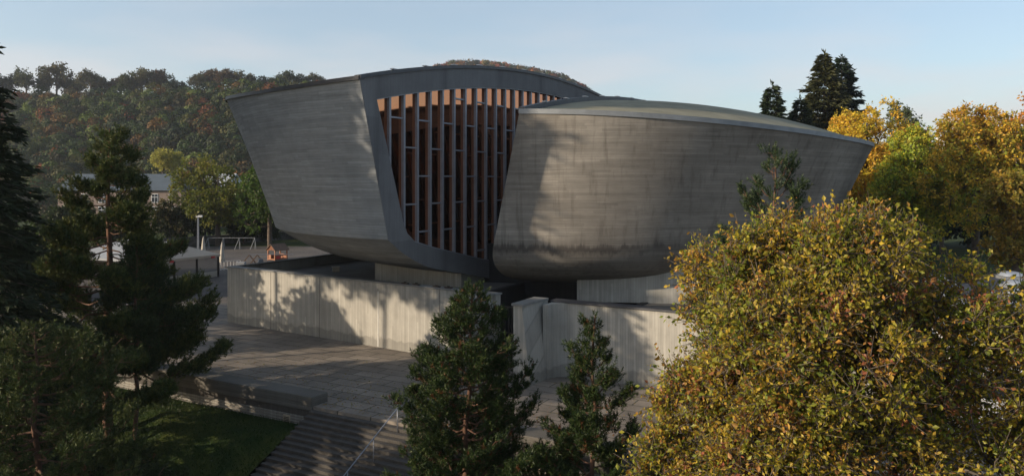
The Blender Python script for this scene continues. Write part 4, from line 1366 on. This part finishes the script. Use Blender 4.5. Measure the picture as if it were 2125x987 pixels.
# play house
Yp = 101
t = empty('playhouse', (X_at(576, Yp), Yp, 0), 0.95)
for sx in (-0.95, 0.95):
    for sy in (-0.7, 0.7):
        mb = MB(); mb.box((sx, sy, 0), (0.13, 0.13, 1.35)); mb.build('post', M['wood'], t)
mb = MB(); mb.box((0, 0.0, 0.06), (2.0, 1.5, 0.12)); mb.build('floor', M['wood'], t)
mb = MB()
for sy in (-0.7, 0.7):
    mb.box((0, sy, 0.55), (1.77, 0.05, 0.12)); mb.box((-0.45, sy, 0.18), (0.87, 0.04, 0.4))
mb.box((0.95, 0, 0.2), (0.05, 1.3, 0.5)); mb.box((-0.95, 0.35, 0.2), (0.05, 0.5, 0.5)); mb.build('side_boards', M['wood'], t)
mb = MB(); mb.box((-0.5, -0.76, 0.2), (0.7, 0.04, 0.35)); mb.build('red_panel', M['red'], t)
vr = [(-1.15, -0.95, 1.3), (1.15, -0.95, 1.3), (1.15, 0.95, 1.3), (-1.15, 0.95, 1.3), (-1.15, 0, 2.1), (1.15, 0, 2.1)]
vr += [(x, y, z - 0.07) for x, y, z in vr]
mb = MB(); mb.add(vr, [(0, 1, 5, 4), (2, 3, 4, 5), (7, 6, 10, 11), (9, 8, 11, 10), (0, 6, 7, 1), (2, 8, 9, 3), (1, 7, 11, 5), (5, 11, 8, 2), (0, 4, 10, 6), (4, 3, 9, 10)]); mb.build('roof', M['brownwood'], t)
mb = MB(); mb.add([(-1.0, -0.7, 1.28), (-1.0, 0.7, 1.28), (-1.0, 0, 1.9)], [(0, 1, 2), (2, 1, 0)]); mb.build('gable', M['wood'], t)
tag(t, 'small orange wooden playhouse with brown gabled roof on the playground', 'playhouse')

# climbing A-frame and ball box
Yc = 96
t = empty('climbing_frame', (X_at(517, Yc), Yc, 0))
for x in (0, 1.0):
    mb = MB(); mb.bar((x - 0.85, 0, 0), (x, 0.1, 1.1), 0.11); mb.bar((x, 0.1, 1.1), (x + 0.75, 0.3, 0), 0.11); mb.build('a_frame', M['brownwood'], t)
mb = MB(); mb.tube([(0, 0.1, 1.12), (5.2, 1.2, 1.05)], 0.04, 8); mb.build('cross_bar', M['metal'], t)
tag(t, 'wooden A-shaped climbing frame left of the playhouse', 'climbing frame')
t = empty('electric_box', (X_at(500, 88), 88, 0))
mb = MB(); mb.box((0, 0, 0.1), (1.0, 0.5, 1.0)); mb.build('cabinet', M['whitecanvas'], t, bevel=0.03)
mb = MB(); mb.box((0, 0, 0), (1.06, 0.56, 0.1)); mb.build('plinth', M['stonewall'], t)
tag(t, 'small white cabinet showing above the left corner of the museum base', 'cabinet')

# house beyond
def house(name, x0, x1, Y, dep, ze, zr, roofm, label, zb=0.0, chim=None, winrows=(), hip=True):
    t = empty(name, ((x0 + x1) / 2, Y, zb))
    w = (x1 - x0); ze -= zb; zr -= zb
    mb = MB(); mb.box((0, dep / 2, 0), (w, dep, ze)); mb.build('wall', M['plaster'], t)
    o_ = 0.5; hx = w / 2 + (o_ if hip else 0.25)
    r = [(-hx, -o_, ze), (hx, -o_, ze), (hx, dep + o_, ze), (-hx, dep + o_, ze), (-hx + (dep / 2 if hip else 0), dep / 2, zr), (hx - (dep / 2 if hip else 0), dep / 2, zr)]
    rf = new_mesh('roof', r, [(0, 1, 5, 4), (1, 2, 5), (2, 3, 4, 5), (3, 0, 4), (3, 2, 1, 0)], roofm, t)
    if chim:
        for cx, ch in chim:
            mb = MB(); mb.box((cx, dep * 0.42, zr - 2.2), (1.7, 1.0, ch + 2.2)); mb.build('chimney', M['brick'], rf)
            mb = MB(); mb.box((cx, dep * 0.35, zr + ch), (1.9, 1.2, 0.12))
            for q in (-0.4, 0.4): mb.tube([(cx + q, dep * 0.35, zr + ch + 0.12), (cx + q, dep * 0.35, zr + ch + 0.7)], 0.12, 6)
            mb.build('chimney_cap', M['metal'], rf)
    for z in winrows:
        n = int(w / 3.1)
        for i in range(n):
            x = -w / 2 + (i + 0.5) * w / n
            mb = MB(); mb.box((x, -0.03, z), (1.35, 0.08, 1.75)); wf = mb.build('window', M['winwhite'], t)
            mb = MB()
            for sx in (-0.31, 0.31):
                for (za, hh) in ((0.1, 0.95), (1.15, 0.5)):
                    mb.box((x + sx, -0.085, z + za), (0.52, 0.02, hh))
            mb.build('pane', M['winglass'], wf)
    tag(t, label, 'house')
    return t
house('apartment_house', X_at(120, 152), X_at(376, 152), 152, 12, 8.3, 11.6, M['blueroof'], 'pinkish house with blue grey roof and brick chimney behind the pine', 0.0, [(10.6, 0.7)], (0.8, 3.4, 5.9), hip=False)
house('apartment_house', X_at(368, 168), X_at(470, 168), 168, 11, 8.8, 11.8, M['lightroof'], 'house with a bright metal roof half hidden by the olive tree', 0.0, None, (3.4, 6.0), hip=False)
house('red_roof_house', X_at(476, 190), X_at(530, 190), 190, 9, 6.4, 9.4, M['brick'], 'small red roofed house glimpsed through the green tree', 0.0, None, (2.6,))
house('small_hut', X_at(366, 428), X_at(382, 428), 428, 5, 55.8, 57.8, M['whitecanvas'], 'tiny pale hut on the ridge between the trees', 51.0)

# ------------------------------------------------------------------ right background
# low building with roof domes
t = empty('low_white_building', (19.0, 33.4, 0))
L0 = t.location.copy()
mb = MB()
mb.prism([(0, 0), (26, -0.9), (32, 20), (8.0, 24.5)], 0, 3.45); mb.build('wall', M['white'], t)
mb = MB()
mb.prism([(0.25, 0.25), (25.8, -0.6), (31.8, 19.8), (8.2, 24.2)], 3.453, 3.56); mb.build('flat_roof', plain('dark_bitumen_roof', (0.045, 0.05, 0.065), 0.6, 0, 0.3, 0.7), t)
mb = MB()
mb.prism([(-0.08, -0.1), (26, -1.0), (26, -0.68), (0.22, 0.2)], 3.452, 3.72); mb.build('parapet_cap', M['flash'], t)
for k in range(7):
    x = 2.2 + k * 3.3
    mb = MB(); mb.box((x, -0.06 - x * 0.9 / 26, 1.0), (1.7, 0.1, 1.3), -0.035); wf = mb.build('window', M['winwhite'], t)
    mb = MB(); mb.box((x, -0.13 - x * 0.9 / 26, 1.1), (1.5, 0.04, 1.1), -0.035); mb.build('pane', M['winglass'], wf)
tag(t, 'low white flat roofed building behind the autumn tree at right', 'building')
def dome(name='skylight_dome'):
    t = empty(name)
    mb = MB(); mb.box((0, 0, 0), (1.6, 1.6, 0.2)); mb.build('curb', M['flash'], t)
    vs = []; fs = []
    ns, nr = 20, 6
    for j in range(nr + 1):
        ph = math.pi / 2 * j / nr
        for i in range(ns):
            a = 2 * math.pi * i / ns
            c, s = math.cos(a), math.sin(a)
            k = 0.74 * (abs(c) ** 4 + abs(s) ** 4) ** -0.25 * math.cos(ph) ** 0.8
            vs.append((c * k, s * k, 0.222 + 0.30 * math.sin(ph)))
    for j in range(nr):
        for i in range(ns):
            fs.append((j * ns + i, j * ns + (i + 1) % ns, (j + 1) * ns + (i + 1) % ns, (j + 1) * ns + i))
    new_mesh('dome', vs, fs, M['whitepl'], t, True)
    return t
dproto = dome()
dsp = [(1953, 578, 'far left, seen through a gap in the autumn leaves'), (1964, 614, 'left one below the far left dome'), (2099, 570, 'farthest, near the maple trunk'), (2114, 590, 'right edge, second from the back'), (2075, 617, 'behind its twin above the grey box'), (2082, 632, 'front one of the close pair'), (2123, 609, 'cut by the right frame edge'), (1992, 676, 'nearest left, half covered by leaves'), (2104, 668, 'nearest right, above the white wall'), (2010, 640, 'small, between leaves in the middle of the roof')]
for i, (px, py, lab) in enumerate(dsp):
    Y = F * (H - 3.56) / (py - 372.0 + 8)
    o = dproto if i == 0 else copy_tree(dproto)
    o.location = (X_at(px, Y), Y, 3.56); o.rotation_euler = (0, 0, -0.2 + 0.02 * i)
    tag(o, 'white skylight dome, ' + lab, 'skylight', 'skylight domes on the low roof')
t = empty('roof_box', (X_at(2062, 34.6), 34.9, 3.56))
mb = MB(); mb.box((0, 0, 0), (1.6, 1.1, 0.75)); mb.build('cabinet', M['old'], t, bevel=0.03)
mb = MB(); mb.box((0, 0, 0.752), (1.75, 1.25, 0.08)); mb.build('lid', M['flash'], t)
tag(t, 'square grey ventilation box on the low roof above the white wall', 'ventilation box')
# path and iron fence in front of the white wall
mb = MB(); mb.prism([(12, 27.0), (60, 24.5), (60, 33), (12, 33)], -3.8, 0.006)
o = mb.build('side_path', M['paving']); o['kind'] = 'structure'
t = empty('garden_fence', (X_at(1960, 31.0), 31.0, 0))
mb = MB(); mb.bar((0, 0, 0.85), (9, -0.3, 0.85), 0.04); mb.bar((0, 0, 0.12), (9, -0.3, 0.12), 0.04); mb.build('rail', M['white'], t)
for k in range(60):
    x = k * 0.15; mb = MB(); mb.bar((x, -x / 30, 0), (x, -x / 30, 0.95), 0.022); mb.build('picket', M['white'], t)
tag(t, 'low white picket fence in front of the white wall', 'fence')

# maples
YG = [(0.52, 0.36, 0.03), (0.42, 0.33, 0.025), (0.22, 0.25, 0.025), (0.58, 0.31, 0.04)]
def mp(seed, px, Y, ytop, rpx, pal, w, lab, zc=3.0, n=520, name='maple_tree', leaf=0.26, top=None, lobes=14):
    h = Z_at(ytop, Y) * 1.2; r = rpx / F * Y * 1.05
    pal = [tuple(min(0.75, c * 1.3) for c in q) for q in pal]
    T, Cw = broadleaf(seed, h, r, zc, n, 9, leaf, pal, w, 0.32, lobes=lobes, spray=0.75, twig_leaf=6, top_pal=top)
    return build_tree(name, T, Cw, M['bark'], M['leaf'], (X_at(px, Y), Y, 0), lab, 'tree', 'autumn trees right of the museum')
mp(51, 1800, 88, 240, 95, YG, [4, 2, 0.7, 2], 'bright yellow maple rising directly behind the museum right end')
mp(52, 1905, 76, 300, 88, [(0.46, 0.37, 0.03), (0.26, 0.31, 0.03), (0.15, 0.21, 0.02)], [2.5, 3, 1.5], 'yellow green maple in front of the yellow one')
mp(53, 1908, 102, 285, 42, [(0.48, 0.07, 0.02), (0.42, 0.14, 0.02)], [2, 1], 'red topped maple peeking between yellow crowns', n=160)
mp(54, 2025, 70, 232, 98, [(0.50, 0.33, 0.03), (0.28, 0.28, 0.03), (0.15, 0.19, 0.02)], [2.4, 2, 1.5], 'tall maple turning orange over green with visible dark trunk', zc=4.2, top=(0.55, 0.24, 0.03))
mp(55, 2125, 78, 212, 100, [(0.50, 0.23, 0.025), (0.34, 0.22, 0.02), (0.14, 0.15, 0.015)], [3, 2, 1], 'orange crowned maple at the right frame edge', top=(0.60, 0.22, 0.03))
mp(56, 2110, 60, 395, 72, [(0.28, 0.17, 0.02), (0.17, 0.15, 0.02)], [1, 1], 'rusty orange lower tree at the right frame edge', n=300)
mp(57, 1955, 110, 330, 110, [(0.05, 0.08, 0.012), (0.08, 0.09, 0.015)], [2, 1], 'dark green tree filling the gap behind the maples', n=260, zc=1.0, leaf=0.4)
mp(58, 2180, 120, 330, 120, [(0.04, 0.06, 0.012), (0.07, 0.08, 0.015)], [2, 1], 'dark green tree far behind, at the right frame edge', n=220, zc=0.8, leaf=0.45)
# small leafy background trees hugging the museum
mp(59, 1700, 96, 262, 60, YG, [2, 2, 2, 0.4], 'yellow branch tips showing over the museum roof edge', n=200)
# pale slender tree
Y = 132
T, Cw = broadleaf(61, Z_at(203, Y), 2.9, 13.5, 150, 6, 0.42, [(0.13, 0.15, 0.06), (0.09, 0.12, 0.045)], [1, 1], 0.28, lobes=7, spray=0.8, twig_leaf=4)
build_tree('birch_tree', T, Cw, M['bark'], M['leaf'], (X_at(1865, Y), Y, 0), 'slender pale green tree standing alone above the yellow maples', 'tree')
# spruces
def sp(seed, px, Y, ytop, rpx, lab, col=(0.028, 0.045, 0.018), z0=2.0, dens=1.0, leaf=0.5, nwh=9, name='spruce_tree'):
    h = Z_at(ytop, Y)
    T, Cw = spruce(seed, h, rpx / F * Y * 1.3, z0, col, dens * 1.25, leaf=leaf, nwh=nwh)
    t = build_tree(name, T, Cw, M['bark'], M['needle'], (X_at(px, Y), Y, 0), lab, 'tree', 'conifers behind the museum')
    return t
sp(71, 1603, 92, 174, 78, 'smaller dark spruce standing alone left of the tall conifers')
sp(72, 1710, 98, 110, 105, 'tallest conifer with brownish green larch-like crown', (0.055, 0.06, 0.02), name='larch_tree', dens=1.2)
sp(73, 1747, 102, 117, 88, 'dark blue green spruce leaning on the tallest conifer right side', (0.022, 0.04, 0.022), dens=1.1)
sp(74, 1660, 94, 205, 70, 'low dark conifer filling the gap between spruce and larch', (0.03, 0.045, 0.018))
# telecom mast
Y = 210
t = empty('antenna_tower', (X_at(1970, Y), Y, 0))
mb = MB(); mb.box((0, 0, 0), (5, 4, Z_at(285, Y))); mb.build('white_block', M['white'], t)
zt = Z_at(285, Y)
for dx, dz in ((-0.6, 5.2), (0.3, 4.6), (1.1, 3.0)):
    mb = MB(); mb.box((dx, 0, zt), (0.35, 0.35, dz)); mb.build('mast', M['white'], t)
for dx, z_, h_ in ((-0.9, 3.4, 1.7), (0.0, 3.0, 1.5), (0.8, 2.0, 1.2), (-0.4, 1.2, 1.0)):
    mb = MB(); mb.box((dx, -0.4, zt + z_), (0.55, 0.3, h_)); mb.build('antenna', M['white'], t)
tag(t, 'white antenna mast on a pale block between the yellow and orange trees', 'antenna mast')

# ------------------------------------------------------------------ foreground trees
# left edge spruce and the tall row beyond the frame that shades the left half
def sp2(seed, X, Y, h, r, z0, lab, grp=None, dens=1.7, leaf=0.32, nwh=11, col=(0.024, 0.038, 0.016), zb=-3.9):
    T, Cw = spruce(seed, h, r, z0, col, dens, leaf=leaf, nwh=nwh, droop=0.55)
    return build_tree('spruce_tree', T, Cw, M['bark'], M['needle'], (X, Y, zb), lab, 'tree', grp)
SP1 = sp2(81, -21.9, 31.0, 21.6, 5.0, 1.5, 'tall dark spruce cut off by the left frame edge')
# pines
T, Cw = pine(91, 14.8, 5.8, 2.4, 27000, 0.24, 16, 0.17, 0.034, ((0.07, 0.10, 0.022), (0.12, 0.13, 0.032), (0.045, 0.072, 0.02)), 'scots', 0.22, 86, 0.003, 0.12, clump=0.42)
build_tree('pine_tree', T, Cw, M['pinebark'], M['needle'], (-19.3, 36.9, -1.9), 'tall pine with bare reddish trunk over the lawn on the left', 'tree')
T, Cw = pine(92, 9.5, 2.8, 3.5, 3800, 0.22, 16, 0.16, 0.032, ((0.03, 0.05, 0.016), (0.045, 0.065, 0.02)), 'scots', 0.09, 40, 0.003, 0.35, clump=0.5)
build_tree('pine_tree', T, Cw, M['pinebark'], M['needle'], (X_at(283, 36), 36, -1.8), 'thin trunked young pine right beside the tall left pine', 'tree')
T, Cw = pine(93, 9.4, 3.6, 0.6, 12000, 0.22, 16, 0.15, 0.030, ((0.06, 0.085, 0.02), (0.085, 0.10, 0.028), (0.04, 0.062, 0.018)), 'egg', 0.14, 84, 0.005, 0.5, clump=0.5)
build_tree('pine_tree', T, Cw, M['pinebark'], M['needle'], (X_at(75, 26), 26, -3.9), 'bushy pine filling the lower left corner', 'tree')
T, Cw = pine(94, 4.6, 2.4, 0.3, 5000, 0.2, 16, 0.14, 0.028, ((0.02, 0.035, 0.012), (0.03, 0.045, 0.015)), 'egg', 0.1, 50, 0.02, 0.5, clump=0.45)
build_tree('pine_tree', T, Cw, M['pinebark'], M['needle'], (X_at(262, 26), 26, -3.9), 'low dark pine in the shade under the left trunks', 'tree')
BP = ((0.034, 0.062, 0.015), (0.06, 0.088, 0.022), (0.024, 0.046, 0.013))
T, Cw = pine(95, 11.0, 4.1, 0.3, 28000, 0.17, 18, 0.12, 0.022, BP, 'cone', 0.15, 150, 0.03, 0.75, lean=(0.45, 0), clump=0.22)
build_tree('pine_tree', T, Cw, M['pinebark'], M['needle'], (X_at(955, 25), 25, -3.9), 'dense dark pine in front of the entrance gate', 'tree')
T, Cw = pine(96, 10.2, 2.9, 0.3, 12500, 0.17, 18, 0.12, 0.022, BP, 'cone', 0.11, 66, 0.045, 0.75, clump=0.22)
build_tree('pine_tree', T, Cw, M['pinebark'], M['needle'], (X_at(1232, 24), 24, -3.9), 'narrower pine with rusty cones standing right of the entrance pier', 'tree')
T, Cw = pine(97, 15.2, 3.5, 5.5, 3800, 0.36, 34, 0.13, 0.022, ((0.045, 0.075, 0.030), (0.06, 0.09, 0.035), (0.035, 0.06, 0.028)), 'scots', 0.10, 60, 0.0, 1.0, clump=0.14)
build_tree('pine_tree', T, Cw, M['pinebark'], M['needle'], (X_at(1606, 26), 26, -3.7), 'pine with upright shoots rising above the autumn tree against the museum wall', 'tree')
# big autumn tree
AP = [(0.44, 0.31, 0.03), (0.31, 0.28, 0.03), (0.17, 0.21, 0.022), (0.42, 0.21, 0.04), (0.30, 0.10, 0.055), (0.56, 0.41, 0.07)]
LB = [(1600, 575, 125, 1.0, 0), (1500, 560, 80, .8, 1), (1745, 545, 140, 1.1, -.8), (1880, 575, 125, .8, .8), (1960, 600, 105, .5, -.6), (1990, 690, 130, .55, -.6), (2085, 620, 85, .5, -.8), (2110, 700, 90, .45, -1), (1560, 700, 150, 1.1, -1),
      (1480, 790, 95, 1.1, 0), (1700, 740, 180, .85, -.9), (1400, 800, 60, .8, .3), (1450, 640, 65, .6, .2), (1880, 780, 170, .8, .5), (2040, 810, 175, .38, -.8), (2110, 740, 100, .3, .5), (1690, 590, 120, 1, .5), (1440, 870, 90, 1.0, .4), (1580, 900, 160, 1.1, -1.2), (1790, 930, 180, .8, -.6),
      (1990, 940, 170, .55, -.6), (2120, 940, 140, .5, -.3), (1390, 960, 90, .9, 0), (1500, 1010, 130, 1, 0), (1700, 1060, 150, 1, 1.2), (1840, 700, 120, .9, 1.8), (1620, 640, 130, .9, 1.8), (1900, 480, 45, .5, 0), (1650, 470, 60, .7, .3), (1800, 470, 65, .8, 0)]
YT, XT = 18.0, 8.1
lobes_ = [((px - 1062.5) / F * YT - XT, dy, H - (py + 12 - 372) * YT / F + 3.9, (pr - 30) * YT / F, dn) for (px, py, pr, dn, dy) in LB]
T, Cw = broadleaf(101, 13.4, 5.4, 1.6, 1950, 11, 0.098, AP, [2.3, 3.4, 3.8, 1.7, 0.9, 0.6], 0.24, spray=0.62, twig_leaf=8, steps=4, lobe_list=lobes_)
build_tree('cherry_tree', T, Cw, M['twigbark'], M['leaf'], (8.1, 18.0, -3.9), 'large autumn tree with yellow and rust leaves filling the right foreground', 'tree')
T, Cw = broadleaf(102, 5.0, 2.2, 0.5, 260, 8, 0.12, AP, [3, 3, 3, 1, 0.5, 0.5], 0.08, lobes=7, spray=0.5, twig_leaf=7)
build_tree('cherry_tree', T, Cw, M['twigbark'], M['leaf'], (X_at(1400, 17), 17, -3.9), 'low leafy young tree at the bottom edge between pine and big autumn tree', 'tree')

rngL = np.random.default_rng(77)
n_ = 3500
ab = np.stack([rngL.uniform(-14, 24, n_), rngL.gamma(1.6, 1.8, n_)], 1)
C = np.array([tuple(nd(a, min(b, 9) + 0.02, 0.008)) for a, b in ab]); C[:, 2] += rngL.uniform(0, 0.012, n_)
keep = ~((ab[:, 0] < 0.2) & (ab[:, 1] < 1.05)) & ~((ab[:, 0] > STAIR_W - 0.2) & (ab[:, 1] < 1.05))
C = C[keep]; D = rngL.normal(size=C.shape); D[:, 2] *= 0.12; D /= np.linalg.norm(D, axis=1, keepdims=True)
V, Fc, cc = leaves_mesh(rngL, C, D, 0.085, 0.6, palette(rngL, len(C), AP, [1] * 6) * 0.6, N=np.tile([[0.0, 0.0, 1.0]], (len(C), 1)) + rngL.normal(size=C.shape) * 0.15)
o = new_mesh('fallen_leaves', V, Fc, M['leaf'], cols=cc)
tag(o, 'small fallen autumn leaves scattered over the plaza edge', 'fallen leaves', kind='stuff')

# tall trees outside the frame on the left: they shade the left half
spots = [(-40, 36.7, 1.0), (-43, 41.0, 1.0), (-40, 45.5, 0.92), (-43, 50.0, 0.86), (-47, 51.5, 0.86), (-51, 56.0, 0.88),
         (-49, 38.6, 1.16), (-49, 46.0, 1.1), (-49, 53.0, 1.0)]
base_sp = None
for i, (X, Y, sz_) in enumerate(spots):
    if base_sp is None:
        LC = [(2.7 * math.cos(k * 1.57 + j), 2.7 * math.sin(k * 1.57 + j), 17.2 + j * 2.9, 2.55, 1.0) for j in range(6) for k in range(4)] + [(0, 0, 34.5, 2.0, 1.0)]
        T, Cw = broadleaf(110, 36.5, 5.4, 14.6, 1100, 8, 0.5, [(0.05, 0.07, 0.018), (0.10, 0.09, 0.02)], [2, 1], 0.13, lobe_list=LC, spray=0.9, twig_leaf=5)
        base_sp = o = build_tree('poplar_tree', T, Cw, M['bark'], M['leaf'], (X, Y, 0), 'very tall tree outside the left frame edge', 'tree', 'tall trees outside the left frame edge')
    else:
        o = copy_tree(base_sp); o.location = (X, Y, 0)
    o.scale = (1, 1, sz_); o.rotation_euler = (0, 0, i * 1.1)
T, Cw = broadleaf(111, 12.0, 4.2, 3.5, 190, 7, 0.4, [(0.05, 0.07, 0.018), (0.10, 0.09, 0.02)], [2, 1], 0.15, lobes=9, spray=0.9, twig_leaf=4)  # small unseen trees, added for mottled shade on the left base wall
for i, (X, Y, sz_) in enumerate([(-37, 43.5, 0.95), (-40, 49.3, 1.0), (-43, 54.0, 0.9)]):
    if i == 0: o = u0 = build_tree('dapple_tree', T, Cw, M['bark'], M['leaf'], (X, Y, 0), 'unseen small tree added to dapple the base wall, outside the left frame edge', 'tree', 'unseen small trees added to dapple the base wall')
    else: o = copy_tree(u0); o.location = (X, Y, 0)
    o.scale = (1, 1, sz_); o.rotation_euler = (0, 0, i * 2.1)
# the air of the valley
mb = MB(); mb.box((100, 900, -6.5), (2600, 2900, 230))
hz = bpy.data.materials.new('valley_haze'); hz.use_nodes = True
hn = hz.node_tree; hn.nodes.clear()
ho = hn.nodes.new('ShaderNodeOutputMaterial'); pv = hn.nodes.new('ShaderNodeVolumePrincipled')
pv.inputs['Color'].default_value = (0.80, 0.87, 1.0, 1)
pv.inputs['Density'].default_value = HAZE
pv.inputs['Anisotropy'].default_value = 0.2
hn.links.new(pv.outputs[0], ho.inputs['Volume'])
if HAZE > 0:
    o = mb.build('haze', hz); tag(o, 'thin bluish morning haze filling the valley air', 'haze', kind='stuff')
